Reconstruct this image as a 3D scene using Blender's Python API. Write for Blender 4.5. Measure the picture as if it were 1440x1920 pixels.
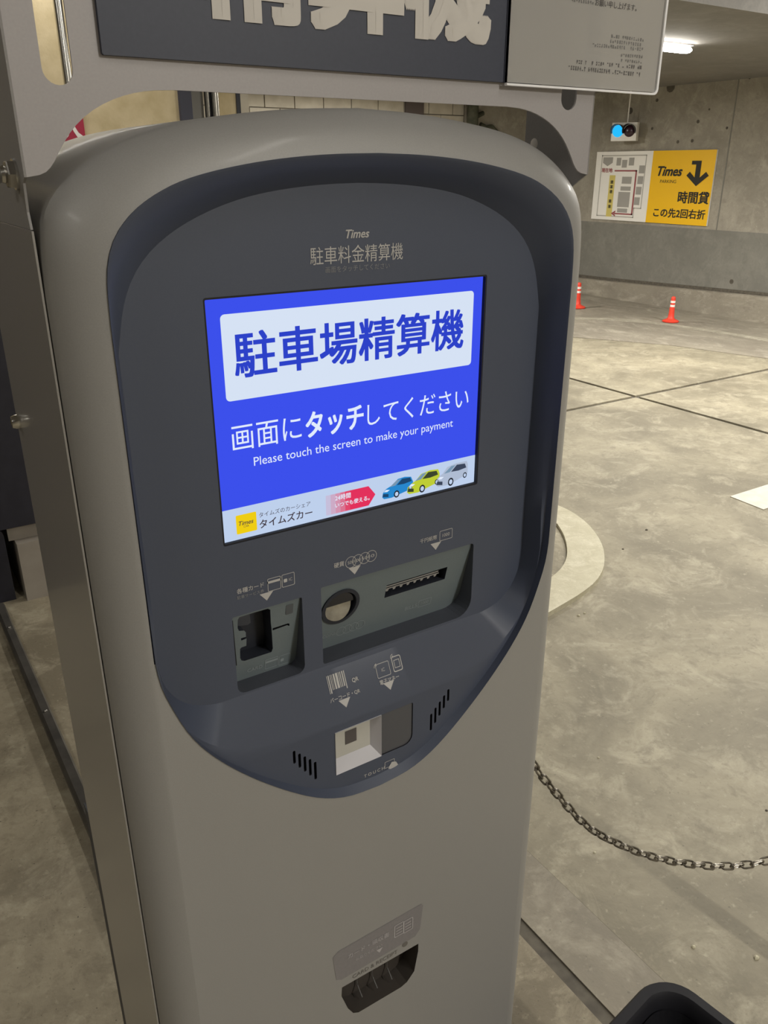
import bpy, bmesh, math, random
from mathutils import Vector, Matrix
from mathutils.geometry import tessellate_polygon

for o in list(bpy.data.objects):
    bpy.data.objects.remove(o, do_unlink=True)
SC = bpy.context.scene
COL = SC.collection
random.seed(7)

# ------------------------------------------------------------------ camera
F = 1528.0                                   # focal length in pixels of a 1440x1920 frame
CAM = Vector((-0.4077, 0.0, 1.600))
RX = Vector((0.839703, -0.543046, 0.0))
RX = Vector((0.83970, -0.54305, 0.00018))
RD = Vector((-0.21091, -0.32644, -0.92139))  # image-down in world
RF = Vector((0.50042, 0.77365, -0.38864))    # forward in world
cd = bpy.data.cameras.new('camera'); cam = bpy.data.objects.new('camera', cd)
COL.objects.link(cam); SC.camera = cam
cd.sensor_fit = 'VERTICAL'; cd.sensor_height = 36.0; cd.lens = F / 1920 * 36.0
cd.clip_start = 0.02; cd.clip_end = 100
M = Matrix((( RX.x, -RD.x, -RF.x, CAM.x), (RX.y, -RD.y, -RF.y, CAM.y), (RX.z, -RD.z, -RF.z, CAM.z), (0, 0, 0, 1)))
cam.matrix_world = M
# ------------------------------------------------------------------ exposure, world
SC.view_settings.view_transform = 'Standard'; SC.view_settings.look = 'None'
SC.view_settings.exposure = 0.0; SC.view_settings.gamma = 1.0
SC.view_settings.use_curve_mapping = False
w = bpy.data.worlds.new('world'); SC.world = w; w.use_nodes = True
w.node_tree.nodes['Background'].inputs[0].default_value = (1.0, 0.95, 0.86, 1)
w.node_tree.nodes['Background'].inputs[1].default_value = 0.05

# ------------------------------------------------------------------ pixel to place
def ray(px, py):
    return RX * ((px - 720) / F) + RD * ((py - 960) / F) + RF
def hit(px, py, ax, v):
    r = ray(px, py); return CAM + r * ((v - CAM[ax]) / r[ax])
def PY(px, py, y): return hit(px, py, 1, y)
def PX(px, py, x): return hit(px, py, 0, x)
def PZ(px, py, z): return hit(px, py, 2, z)
def PS(px, py, a, b):                         # plane y = a + b*z
    r = ray(px, py); t = (a + b * CAM.z - CAM.y) / (r.y - b * r.z); return CAM + r * t

# ------------------------------------------------------------------ lamps
# ceiling lamps and added fill tubes: name, location, length, direction(deg), watts
LAMPS = [
    ('visible', tuple(PZ(1252, 88, 2.455)), 0.56, 0, 60, 'round-ended ceiling lamp glowing above the yellow sign wall'),
    ('soffit', (4.6, 7.9, 2.45), 1.2, 0, 120, 'unseen fill tube added under the beam to light the block wall'),  # added fill for the block wall, hidden behind the sign plate
    ('lane', (3.2, 1.9, 3.12), 1.2, 90, 70, 'ceiling tube lamp over the lane right of the machine'),
    ('near', (0.6, -0.7, 3.12), 1.2, 90, 6, 'unseen fill tube added overhead in front of the machine'),  # weak added fill above the machine front, no lamp known there
    ('front', (1.3, -2.9, 3.12), 1.2, 90, 130, 'unseen fill tube added behind and right of the viewer'),  # out-of-view fill added to brighten the machine front
    ('left', (-1.7, 2.3, 3.12), 1.2, 90, 10, 'dim unseen fill tube added behind the machine at left'),  # added out of view to light the floor behind the machine
    ('side', (-2.3, -0.5, 3.12), 1.2, 90, 12, 'dim ceiling tube lamp to the left of the viewer'),
    ('far', (6.3, 2.6, 3.12), 1.2, 90, 180, 'ceiling tube lamp at the far right before the beam'),
    ('back', (0.5, 4.72, 3.10), 1.2, 0, 17, 'unseen fill tube added to light the beige wall'),  # unseen lamp added close to the beige wall to brighten it
]

# ------------------------------------------------------------------ materials
def mat(name, col, rough=0.6, metal=0.0, coat=0.0, spec=0.5):
    m = bpy.data.materials.new(name); m.use_nodes = True
    b = m.node_tree.nodes['Principled BSDF']
    b.inputs['Base Color'].default_value = (*col, 1); b.inputs['Roughness'].default_value = rough
    b.inputs['Metallic'].default_value = metal; b.inputs['Coat Weight'].default_value = coat
    b.inputs['Coat Roughness'].default_value = 0.12
    b.inputs['Specular IOR Level'].default_value = spec
    return m
def nd(m, t, **kw):
    n = m.node_tree.nodes.new(t)
    for k, v in kw.items(): setattr(n, k, v)
    return n
def noise_mat(name, c0, c1, scale, rough=0.7, metal=0.0, coat=0.0, bump=0.0, detail=6, lo=0.35, hi=0.65, bscale=None, spec=0.5, bdist=0.002):
    m = mat(name, c0, rough, metal, coat, spec); nt = m.node_tree; b = nt.nodes['Principled BSDF']
    g = nd(m, 'ShaderNodeNewGeometry'); n = nd(m, 'ShaderNodeTexNoise')
    n.inputs['Scale'].default_value = scale; n.inputs['Detail'].default_value = detail
    r = nd(m, 'ShaderNodeValToRGB')
    r.color_ramp.elements[0].position = lo; r.color_ramp.elements[1].position = hi
    r.color_ramp.elements[0].color = (*c0, 1); r.color_ramp.elements[1].color = (*c1, 1)
    nt.links.new(g.outputs['Position'], n.inputs['Vector']); nt.links.new(n.outputs['Fac'], r.inputs['Fac'])
    nt.links.new(r.outputs['Color'], b.inputs['Base Color'])
    if bump:
        n2 = nd(m, 'ShaderNodeTexNoise'); n2.inputs['Scale'].default_value = bscale or scale * 8
        n2.inputs['Detail'].default_value = 4
        nt.links.new(g.outputs['Position'], n2.inputs['Vector'])
        bp = nd(m, 'ShaderNodeBump'); bp.inputs['Strength'].default_value = bump; bp.inputs['Distance'].default_value = bdist
        nt.links.new(n2.outputs['Fac'], bp.inputs['Height']); nt.links.new(bp.outputs['Normal'], b.inputs['Normal'])
    return m
def concrete(name, base, dark, light, s=1.0, rough=0.75, spots=0.5, bump=0.25, streak=1.0):
    """worn concrete: broad clouds, blotchy wear, dark grime spots, pale scuffs."""
    m = mat(name, base, rough); nt = m.node_tree; b = nt.nodes['Principled BSDF']; L = nt.links.new
    g = nd(m, 'ShaderNodeNewGeometry'); mp = nd(m, 'ShaderNodeMapping')
    L(g.outputs['Position'], mp.inputs['Vector']); mp.inputs['Scale'].default_value = (1, streak, 1)
    def noise(sc, det, dist=0.0, rg=0.55):
        n = nd(m, 'ShaderNodeTexNoise'); n.inputs['Scale'].default_value = sc; n.inputs['Detail'].default_value = det
        n.inputs['Distortion'].default_value = dist; n.inputs['Roughness'].default_value = rg
        L(mp.outputs['Vector'], n.inputs['Vector']); return n.outputs['Fac']
    def ramp(fac, a, c):
        r = nd(m, 'ShaderNodeMapRange'); r.inputs['From Min'].default_value = a; r.inputs['From Max'].default_value = c
        L(fac, r.inputs['Value']); return r.outputs['Result']
    def mix(fac, a, c, k=1.0):
        x = nd(m, 'ShaderNodeMix', data_type='RGBA')
        if k != 1.0:
            mm = nd(m, 'ShaderNodeMath', operation='MULTIPLY'); L(fac, mm.inputs[0]); mm.inputs[1].default_value = k; fac = mm.outputs[0]
        L(fac, x.inputs[0])
        if isinstance(a, tuple): x.inputs[6].default_value = (*a, 1)
        else: L(a, x.inputs[6])
        if isinstance(c, tuple): x.inputs[7].default_value = (*c, 1)
        else: L(c, x.inputs[7])
        return x.outputs[2]
    c = mix(ramp(noise(1.3 * s, 9, 0.5, 0.65), 0.38, 0.64), dark, base)
    c = mix(ramp(noise(4.3 * s, 10, 0.8, 0.7), 0.50, 0.68), c, light, 0.7)
    c = mix(ramp(noise(9 * s, 10, 0.6, 0.7), 0.52, 0.68), c, dark, 0.75)
    c = mix(ramp(noise(26 * s, 8, 0.3, 0.65), 0.54, 0.70), c, dark, 0.6)
    c = mix(ramp(noise(34 * s, 6, 0.2, 0.6), 0.60, 0.72), c, light, 0.5)
    c = mix(ramp(noise(70 * s, 3, 0.0), 0.66, 0.74), c, tuple(x * 0.45 for x in dark), spots)
    L(c, b.inputs['Base Color'])
    if bump:
        bp = nd(m, 'ShaderNodeBump'); bp.inputs['Strength'].default_value = bump; bp.inputs['Distance'].default_value = 0.004
        L(noise(45 * s, 6), bp.inputs['Height']); L(bp.outputs['Normal'], b.inputs['Normal'])
    return m
def emis(name, col, s=1.0):
    m = bpy.data.materials.new(name); m.use_nodes = True; nt = m.node_tree
    nt.nodes.remove(nt.nodes['Principled BSDF'])
    e = nd(m, 'ShaderNodeEmission'); e.inputs[0].default_value = (*col, 1); e.inputs[1].default_value = s
    nt.links.new(e.outputs[0], nt.nodes['Material Output'].inputs[0]); return m
def lin(r, g, b):
    f = lambda c: (c / 255 / 12.92) if c <= 10 else ((c / 255 + 0.055) / 1.055) ** 2.4
    return (f(r), f(g), f(b))

PAINT = noise_mat('silver_paint', (0.288, 0.282, 0.272), (0.308, 0.302, 0.291), 900, 0.50, 0.10, 0.07, lo=0.3, hi=0.7, detail=2)
SHEET = noise_mat('sheet_paint', (0.270, 0.258, 0.242), (0.290, 0.276, 0.258), 700, 0.30, 0.05, 0.35, lo=0.3, hi=0.7, detail=2)
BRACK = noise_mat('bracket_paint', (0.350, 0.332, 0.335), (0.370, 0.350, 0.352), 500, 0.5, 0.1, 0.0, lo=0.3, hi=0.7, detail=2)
FLANGE_SHADE = noise_mat('flange_shaded_paint', (0.22, 0.21, 0.205), (0.24, 0.23, 0.222), 500, 0.5, 0.0, 0.0, lo=0.3, hi=0.7, detail=2)  # bracket paint darkened: the low light on the flanges is in the colour
BEZEL = noise_mat('bezel_plastic', (0.058, 0.070, 0.106), (0.064, 0.076, 0.113), 1500, 0.48, lo=0.3, hi=0.7, detail=2, bump=0.05, bscale=3000, bdist=0.0004)
RECESS = mat('recess_plastic', (0.052, 0.057, 0.072), 0.5)
PANEL = noise_mat('panel_plastic', (0.140, 0.170, 0.184), (0.152, 0.184, 0.198), 900, 0.48, lo=0.3, hi=0.7, detail=2)
DARK = mat('dark_plastic', (0.022, 0.025, 0.036), 0.55)
BLACK = mat('black_void', (0.006, 0.006, 0.010), 0.7)
PRINT = mat('white_print', (0.46, 0.45, 0.44), 0.6)
FAINT = mat('faint_print', (0.22, 0.225, 0.24), 0.6)
FAINTP = mat('faint_panel_print', (0.27, 0.31, 0.33), 0.6)
CHROME = mat('chrome', (0.62, 0.61, 0.58), 0.22, 1.0)
STEEL = noise_mat('brushed_steel', (0.33, 0.32, 0.30), (0.42, 0.40, 0.37), 60, 0.35, 0.9)
CHAINM = noise_mat('worn_steel', (0.20, 0.18, 0.15), (0.42, 0.39, 0.34), 90, 0.34, 0.95)
WHITEP = mat('white_plastic', (0.52, 0.51, 0.54), 0.5)
CREAMP = mat('cream_plastic', (0.47, 0.46, 0.42), 0.5)
NAVY = noise_mat('navy_board', (0.034, 0.040, 0.064), (0.039, 0.045, 0.070), 300, 0.5, lo=0.3, hi=0.7)
LETTER = mat('letter_white', (0.60, 0.57, 0.53), 0.55)
FLOORM = concrete('floor_concrete', (0.365, 0.328, 0.238), (0.205, 0.182, 0.130), (0.475, 0.434, 0.328), 1.25, 0.62, 0.5)
FLOORL = concrete('old_floor_concrete', (0.36, 0.315, 0.225), (0.19, 0.162, 0.112), (0.44, 0.395, 0.29), 1.6, 0.65, 1.0)
FLOORB = concrete('band_concrete', (0.330, 0.296, 0.228), (0.22, 0.195, 0.150), (0.41, 0.373, 0.294), 1.2, 0.62, 0.5)
GUTTER = concrete('gutter_concrete', (0.315, 0.285, 0.225), (0.225, 0.20, 0.16), (0.46, 0.42, 0.345), 1.4, 0.75, 0.6, 0.3, 0.5)
KERBM = concrete('kerb_paint', (0.60, 0.565, 0.43), (0.48, 0.445, 0.32), (0.70, 0.665, 0.53), 3.0, 0.65, 0.4)
WALLM = concrete('wall_concrete', (0.40, 0.370, 0.310), (0.28, 0.258, 0.213), (0.47, 0.437, 0.367), 1.1, 0.8, 0.35)
DADO = concrete('wall_lower_paint', (0.235, 0.228, 0.200), (0.185, 0.180, 0.158), (0.285, 0.275, 0.24), 0.9, 0.65, 0.2)
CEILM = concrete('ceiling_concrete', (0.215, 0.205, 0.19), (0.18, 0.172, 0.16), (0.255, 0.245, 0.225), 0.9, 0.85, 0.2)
PLASTER = noise_mat('beige_plaster', (0.50, 0.41, 0.24), (0.66, 0.56, 0.37), 9, 0.85, bump=0.6, lo=0.3, hi=0.7, bscale=60)
BLOCKM = noise_mat('painted_block', (0.42, 0.38, 0.31), (0.54, 0.50, 0.42), 6, 0.8, bump=0.3, bscale=120, lo=0.3, hi=0.7)
MORTAR = mat('mortar', (0.22, 0.195, 0.155), 0.9)
YELLOW = mat('sign_yellow', lin(255, 200, 10), 0.45)
SWHITE = mat('sign_white', (0.95, 0.93, 0.88), 0.45)
SGREY = mat('map_grey', (0.40, 0.385, 0.36), 0.5)
SLINE = mat('map_line', (0.50, 0.48, 0.44), 0.5)
SRED = mat('map_red', (0.36, 0.09, 0.10), 0.5)
SINK = mat('sign_ink', (0.020, 0.018, 0.013), 0.6)
SMAPY = mat('map_yellow', (0.74, 0.62, 0.18), 0.5)
RED = mat('red_sign', (0.40, 0.015, 0.055), 0.5)
ORANGE = noise_mat('cone_orange', (0.80, 0.055, 0.030), (0.88, 0.075, 0.04), 30, 0.45)
BAND = mat('reflective_band', (0.95, 0.92, 0.88), 0.3)
WPAINT = noise_mat('road_paint', (0.60, 0.57, 0.50), (0.69, 0.655, 0.58), 20, 0.6)
RUBBER = noise_mat('black_rubber', (0.010, 0.010, 0.013), (0.016, 0.016, 0.020), 200, 0.45, lo=0.3, hi=0.7)
RIMM = mat('black_rim', (0.012, 0.012, 0.016), 0.6, spec=0.25)
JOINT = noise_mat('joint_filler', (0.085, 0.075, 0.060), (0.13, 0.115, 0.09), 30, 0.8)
RAILM = noise_mat('dark_rail', (0.10, 0.094, 0.085), (0.15, 0.14, 0.125), 15, 0.35, 0.5)
GREYBOX = noise_mat('grey_plinth', (0.27, 0.24, 0.205), (0.31, 0.28, 0.24), 10, 0.6)
BLACKCAB = noise_mat('black_cabinet', (0.012, 0.012, 0.022), (0.018, 0.018, 0.030), 20, 0.5)
LABELM = noise_mat('receipt_label', (0.205, 0.195, 0.200), (0.225, 0.212, 0.215), 300, 0.5, lo=0.3, hi=0.7)

# ------------------------------------------------------------------ object helpers
ROOT = {}
def thing(name, loc, label, cat, group=None):
    o = bpy.data.objects.new(name, None); o.empty_display_size = 0.1; COL.objects.link(o); o.location = loc
    o['label'] = label; o['category'] = cat
    if group: o['group'] = group
    ROOT[o] = Vector(loc); return o
def tag(o, label, cat, group=None):
    o['label'] = label; o['category'] = cat
    if group: o['group'] = group
    return o
def structure(o): o['kind'] = 'structure'; return o
def mk(name, verts, faces, m, parent=None, smooth=0, kind=None, label=None):
    me = bpy.data.meshes.new(name)
    off = ROOT[parent] if parent in ROOT else None
    base = off
    if off is None:
        base = Vector((0, 0, 0))
    me.from_pydata([tuple(Vector(v) - base) for v in verts], [], [list(f) for f in faces])
    bm = bmesh.new(); bm.from_mesh(me)
    bmesh.ops.remove_doubles(bm, verts=bm.verts, dist=1e-6)
    bm.to_mesh(me); bm.free()
    me.materials.append(m)
    if smooth:
        for p in me.polygons: p.use_smooth = True
        me.set_sharp_from_angle(angle=math.radians(smooth))
    o = bpy.data.objects.new(name, me); COL.objects.link(o)
    if parent:
        o.parent = parent; ROOT[o] = base
    if kind: o['kind'] = kind
    if label: o['label'] = label
    return o
class G:
    """collects simple shapes into one vertex / face list."""
    def __init__(s): s.v = []; s.f = []
    def add(s, vs, fs):
        n = len(s.v); s.v += [Vector(v) for v in vs]; s.f += [[i + n for i in f] for f in fs]; return s
    def box(s, a, b):
        x0, y0, z0 = a; x1, y1, z1 = b
        v = [(x0,y0,z0),(x1,y0,z0),(x1,y1,z0),(x0,y1,z0),(x0,y0,z1),(x1,y0,z1),(x1,y1,z1),(x0,y1,z1)]
        return s.add(v, [(0,3,2,1),(4,5,6,7),(0,1,5,4),(1,2,6,5),(2,3,7,6),(3,0,4,7)])
    def prism(s, loops, fn0, fn1, caps=(True, True)):
        """loops: outer + holes as 2D lists; fn maps (u,v) to 3D for front and back."""
        flat = [p for l in loops for p in l]
        tris = tessellate_polygon([[Vector((p[0], p[1], 0)) for p in l] for l in loops])
        n = len(flat); vs = [fn0(*p) for p in flat] + [fn1(*p) for p in flat]; fs = []
        if caps[0]: fs += [list(t) for t in tris]
        if caps[1]: fs += [[i + n for i in reversed(t)] for t in tris]
        k = 0
        for l in loops:
            m = len(l)
            for i in range(m):
                a, b = k + i, k + (i + 1) % m
                fs.append([a, b, b + n, a + n])
            k += m
        return s.add(vs, fs)
    def flat(s, loops, fn):
        flat = [p for l in loops for p in l]
        tris = tessellate_polygon([[Vector((p[0], p[1], 0)) for p in l] for l in loops])
        return s.add([fn(*p) for p in flat], tris)
    def rings(s, rings, close=True, cap0=False, cap1=False):
        n = len(rings[0]); vs = [p for r in rings for p in r]; fs = []
        for k in range(len(rings) - 1):
            for i in range(n if close else n - 1):
                a = k * n + i; b = k * n + (i + 1) % n
                fs.append([a, b, b + n, a + n])
        if cap0: fs.append(list(range(n))[::-1])
        if cap1: fs.append([len(vs) - n + i for i in range(n)])
        return s.add(vs, fs)
    def tube(s, pts, r, n=8, cap=True):
        pts = [Vector(p) for p in pts]; rr = []
        for i, p in enumerate(pts):
            d = (pts[min(i + 1, len(pts) - 1)] - pts[max(i - 1, 0)]).normalized()
            u = d.cross(Vector((0, 0, 1)))
            if u.length < 1e-4: u = Vector((1, 0, 0))
            u.normalize(); v = d.cross(u); rad = r[i] if isinstance(r, (list, tuple)) else r
            rr.append([p + (u * math.cos(2*math.pi*k/n) + v * math.sin(2*math.pi*k/n)) * rad for k in range(n)])
        return s.rings(rr, True, cap, cap)
    def lathe(s, prof, c, ax=2, n=24):
        c = Vector(c); rr = []
        for r, h in prof:
            ring = []
            for k in range(n):
                a = 2*math.pi*k/n; e = [0, 0, 0]
                e[ax] = h; e[(ax + 1) % 3] = r * math.cos(a); e[(ax + 2) % 3] = r * math.sin(a)
                ring.append(c + Vector(e))
            rr.append(ring)
        return s.rings(rr, True, True, True)
    def mesh(s, name, m, parent=None, smooth=0, **kw):
        o = mk(name, s.v, s.f, m, parent, smooth, **kw)
        bm = bmesh.new(); bm.from_mesh(o.data); bmesh.ops.recalc_face_normals(bm, faces=bm.faces); bm.to_mesh(o.data); bm.free()
        if smooth: o.data.set_sharp_from_angle(angle=math.radians(smooth))
        return o
def rrect(x0, x1, z0, z1, r, n=5):
    """rounded rectangle, r = one radius or (bl, br, tr, tl)."""
    R = (r,) * 4 if not isinstance(r, tuple) else r; out = []
    for (cx, cz, a0, q) in ((x0, z0, 180, R[0]), (x1, z0, 270, R[1]), (x1, z1, 0, R[2]), (x0, z1, 90, R[3])):
        if q <= 0: out.append((cx, cz)); continue
        ox = cx + q if cx == x0 else cx - q; oz = cz + q if cz == z0 else cz - q
        for k in range(n + 1):
            a = math.radians(a0 + 90 * k / n); out.append((ox + q * math.cos(a), oz + q * math.sin(a)))
    return out
def onY(y): return lambda u, v: (u, y, v)
def onS(a, b, off=0.0): return lambda u, v: (u, a + b * v - off, v)

# ---- lettering: flat meshes made from Blender's own built-in font
def glyphs(s, bold=0.0, shear=0.0, res=3):
    c = bpy.data.curves.new('t', 'FONT'); c.body = s; c.size = 1; c.offset = bold; c.shear = shear; c.resolution_u = res
    o = bpy.data.objects.new('t', c); COL.objects.link(o)
    dg = bpy.context.evaluated_depsgraph_get(); dg.update()
    me = bpy.data.meshes.new_from_object(o.evaluated_get(dg))
    v = [(p.co.x, p.co.y) for p in me.vertices]; f = [list(p.vertices) for p in me.polygons]
    bpy.data.objects.remove(o, do_unlink=True); bpy.data.curves.remove(c); bpy.data.meshes.remove(me)
    return v, f
def text(s, box, fn, m, parent, bold=0.0, shear=0.0, name='lettering', vc=None, label=None):
    """box = (u0, u1, v0, v1) of the ink; v0/v1 None keeps the font's own proportion round vc."""
    v, f = glyphs(s, 0.0, shear)
    if bold >= 0.008:                         # heavier face: the same outline laid down several times in a small square
        bv, bf = [], []
        sh = [(i / 3 - 1, j / 3 - 1) for i in range(7) for j in range(7) if max(abs(i - 3), abs(j - 3)) in (0, 3)]
        if bold <= 0.03: sh = [(i - 1, j - 1) for i in range(3) for j in range(3)]
        ks = len(sh)
        for i_, j_ in sh:
            dx, dy = bold * i_, bold * j_ * 0.8
            bf += [[i + len(bv) for i in q] for q in f]; bv += [(p[0] + dx, p[1] + dy) for p in v]
        v, f = bv, bf
    xs = [p[0] for p in v]; ys = [p[1] for p in v]; a, b, c, d = min(xs), max(xs), min(ys), max(ys)
    u0, u1, v0, v1 = box; k = (u1 - u0) / (b - a)
    if v0 is None:
        h = abs(k) * (d - c); v0 = vc - h / 2; v1 = vc + h / 2
    vs = [Vector(fn(u0 + (p[0] - a) * k, v0 + (p[1] - c) * (v1 - v0) / (d - c))) for p in v]
    if bold >= 0.008:                         # keep the laid-down outlines a hair apart so they do not shade each other
        p0 = Vector(fn(u0, v0)); nn = (Vector(fn(u1, v0)) - p0).cross(Vector(fn(u0, v1)) - p0).normalized()
        st_ = max(1.5e-5, (Vector(fn(u1, v0)) - p0).length * 1e-4); per = len(vs) // ks
        vs = [q + nn * (st_ * (i // per)) for i, q in enumerate(vs)]
    return mk(name, vs, f, m, parent, label=label)
def ptext(s, pl, pr, m, parent, plane, fn, pt=None, pb=None, **kw):
    """text whose ink runs from pixel pl to pixel pr on a plane (pixels only measure the plane)."""
    A, B = plane(*pl), plane(*pr)
    if pt: box = (A.x, B.x, plane(*pb).z, plane(*pt).z); vc = None
    else: box = (A.x, B.x, None, None); vc = (A.z + B.z) / 2
    return text(s, box, fn, m, parent, vc=vc, **kw)

# ================================================================== SETTING
def slab(name, x0, x1, y0, y1, z0, z1, m, parent=None):
    return G().box((x0, y0, z0), (x1, y1, z1)).mesh(name, m, parent)
fl = structure(slab('floor', -4.6, 8.4, -4.0, 11, -0.12, -0.012, JOINT))
JX, JY, GW = 4.488, 4.045, 0.020
S0, S1 = 0.573, 0.606
for (x0, x1, y0, y1, m) in ((-4.6, S0, -4, 11, FLOORL), (S1, 0.7546, -4, 11, FLOORB),
                            (0.755, JX - GW, -4, JY - GW, FLOORM), (JX + GW, 8.4, -4, JY - GW, FLOORM),
                            (0.755, JX - GW, JY + GW, 11, FLOORM), (JX + GW, 8.4, JY + GW, 11, FLOORM)):
    slab('floor_slab', x0, x1, y0, y1, -0.011, 0.0, m, fl)
slab('steel_strip', S0 + 0.001, S1 - 0.001, -4, 11, -0.0115, -0.004, JOINT, fl)
# the dirty gutter and pale kerb line along the far wall
gu = [PZ(1030, 627, 0), PZ(1440, 672, 0), PZ(1700, 703, 0), PZ(1700, 600, 0)]
gpoly = [(p.x, p.y) for p in (PZ(985, 622, 0), PZ(1066, 632, 0), PZ(1257, 648, 0), PZ(1440, 673, 0), PZ(1600, 697, 0))] + [(8.24, 2.6), (8.24, 9.4)]
G().prism([gpoly], lambda u, v: (u, v, 0.006), lambda u, v: (u, v, -0.005)).mesh('gutter', GUTTER, fl)
gl = [(1060, 596), (1140, 598), (1200, 601), (1257, 609), (1330, 619), (1440, 637), (1600, 662)]
gp = [(PZ(x, y, 0)) for x, y in gl]; gq = [(PZ(x, y + 3 + (i % 3), 0)) for i, (x, y) in enumerate(gl)]
G().prism([[(p.x, p.y) for p in gp] + [(p.x, p.y) for p in reversed(gq)]], lambda u, v: (u, v, 0.010), lambda u, v: (u, v, 0.0)).mesh('kerb_line', concrete('pale_kerb_line', (0.43, 0.40, 0.32), (0.30, 0.275, 0.215), (0.60, 0.565, 0.475), 3.5, 0.75, 0.5), fl)
# right wall
WX = 8.25
wr = structure(slab('wall_right', WX, WX + 0.3, -4, 11, 0.94, 3.3, WALLM))
slab('lower_band', WX - 0.004, WX + 0.3, -4, 11, 0, 0.94, DADO, wr)
slab('wall_joint', WX - 0.003, WX + 0.01, 6.28, 6.295, 0.94, 2.6, DADO, wr)
pl = G()
ys = [-4, 2, 5.5, 7.0, 8.0, 9.5]; zs = [0.40, 0.36, 0.287, 0.24, 0.21, 0.19]
pl.rings([[(WX - 0.10, y, 0), (WX - 0.05, y, z - 0.01), (WX, y, z), (WX, y, 0)] for y, z in zip(ys, zs)], True, True, True)
pl.mesh('plinth', GUTTER, wr)
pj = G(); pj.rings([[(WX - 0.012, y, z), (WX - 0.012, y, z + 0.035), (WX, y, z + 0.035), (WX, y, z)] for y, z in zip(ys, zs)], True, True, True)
pj.mesh('plinth_line', JOINT, wr)  # thin dark strip along the plinth top
# pits in the wall where formwork ties were
for k, (px, py, rw, rh) in enumerate([(1223, 241, 2.2, 2.2), (1309, 228, 2.6, 4.5), (1271, 266, 2.6, 4.6), (1298, 264, 2.6, 4.4), (1258, 163, 8, 8), (1232, 188, 2.5, 6), (1182, 208, 5, 4),
                                       (1363, 240, 2.0, 2.0), (1330, 205, 1.6, 1.6), (1372, 528, 4, 4), (1406, 146, 2, 2)]):
    c = PX(px, py, WX); d = (c - CAM).length / F
    G().lathe([(0.2 * rw * d, -0.0045), (rw * d, -0.004), (rw * d, 0.01)], c + Vector((-0.0002, 0, 0)), 0, 9).mesh('wall_pit', JOINT, wr)
# ceiling and beam
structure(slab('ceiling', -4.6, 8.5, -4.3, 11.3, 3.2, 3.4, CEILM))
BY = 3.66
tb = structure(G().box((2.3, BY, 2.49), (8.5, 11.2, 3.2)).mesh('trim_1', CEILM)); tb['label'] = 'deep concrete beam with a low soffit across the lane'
# walls out of sight close the hall
structure(slab('wall_left', -4.9, -4.6, -4.3, 11.3, 0, 3.4, WALLM))
structure(slab('wall_front', -4.6, 8.5, -4.3, -4.0, 0, 3.4, WALLM))
# back wall of painted concrete blocks
BYW = 9.5
wb = structure(G().box((-4.6, BYW, 0), (WX, BYW + 0.3, 3.4)).mesh('wall_back', MORTAR))
x0b = PY(465, 195, BYW).x; x1b = PY(868, 195, BYW).x
bl = None; n = 0
bw, bh = 0.385, 0.19
xx = x0b - bw * 2
for r in range(13):
    z0 = 0.15 + r * bh
    k = 0
    x = xx + (bw / 2 if r % 2 else 0)
    while x < x1b - 0.02:
        xe = min(x + bw, x1b)
        b = slab('block', x + 0.006, xe - 0.006, BYW - 0.03, BYW + 0.01, z0 + 0.006, z0 + bh - 0.006, BLOCKM, wb)
        x += bw
xc0 = PY(880, 195, BYW - 0.03).x
slab('concrete_panel', x1b + 0.02, WX, BYW - 0.04, BYW + 0.01, 0, 3.2, WALLM, wb)

# ---- beige plaster wall with a framed door, left behind the machine
PYW = 5.0
def bx(px): return PY(px, 200, PYW).x
wl = structure(G().box((-1.8, PYW, 0), (bx(337), PYW + 0.25, 3.2)).mesh('wall_beige', PLASTER))
dr = structure(G().box((bx(357), PYW + 0.02, 0), (bx(384), PYW + 0.06, 3.0)).mesh('door_1', mat('grey_door', (0.20, 0.195, 0.18), 0.45)))
slab('jamb', bx(335), bx(357), PYW - 0.03, PYW + 0.08, 0, 3.0, mat('navy_jamb', (0.030, 0.032, 0.055), 0.5), dr)
G().tube([(bx(388), PYW - 0.01, 0.0), (bx(388), PYW - 0.01, 3.0)], 0.012, 8).mesh('chrome_edge', CHROME, dr, 40)
slab('dark_seal', bx(390), bx(399), PYW + 0.0, PYW + 0.05, 0, 3.0, DARK, dr)
G().tube([(bx(402), PYW - 0.02, 0.0), (bx(402), PYW - 0.02, 3.0)], 0.022, 10).mesh('chrome_post', CHROME, dr, 40)
slab('side_plaster', bx(408), bx(443), PYW, PYW + 0.2, 0, 3.2, PLASTER, wl)
slab('end_seal', bx(443), bx(450), PYW - 0.01, PYW + 0.2, 0, 3.2, DARK, wl)
slab('white_corner', bx(450), bx(465), PYW - 0.015, PYW + 0.2, 0, 3.2, BLOCKM, wl)
# red fire sign on the beige wall
fs = thing('fire_sign', (0.80, PYW - 0.02, 2.2), 'small red wall sign with a white fire character, half hidden by the bracket', 'sign')
a = PY(95, 180, PYW - 0.012); b = PY(162, 270, PYW - 0.012)
G().prism([rrect(a.x, b.x, b.z, b.z + (b.x - a.x) * 1.25, 0.006)], onY(PYW - 0.012), onY(PYW)).mesh('plate', RED, fs)
text('火', (PY(112, 235, PYW).x, PY(153, 235, PYW).x, PY(125, 264, PYW).z, PY(125, 264, PYW).z + 0.20), onY(PYW - 0.0135), mat('sign_letter', (0.85, 0.82, 0.80), 0.5), fs, 0.02)
# chrome pipe seen through the bracket slot
sp = G(); q = PY(118, 80, 4.6); sp.tube([(q.x, 4.6, PY(118, 192, 4.6).z), (q.x, 4.6, 3.2)], 0.022, 12)
tag(sp.mesh('hanging_pipe', CHROME, None, 40), 'shiny steel pipe hanging down in front of the beige wall, seen through the bracket slot', 'pipe')
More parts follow.
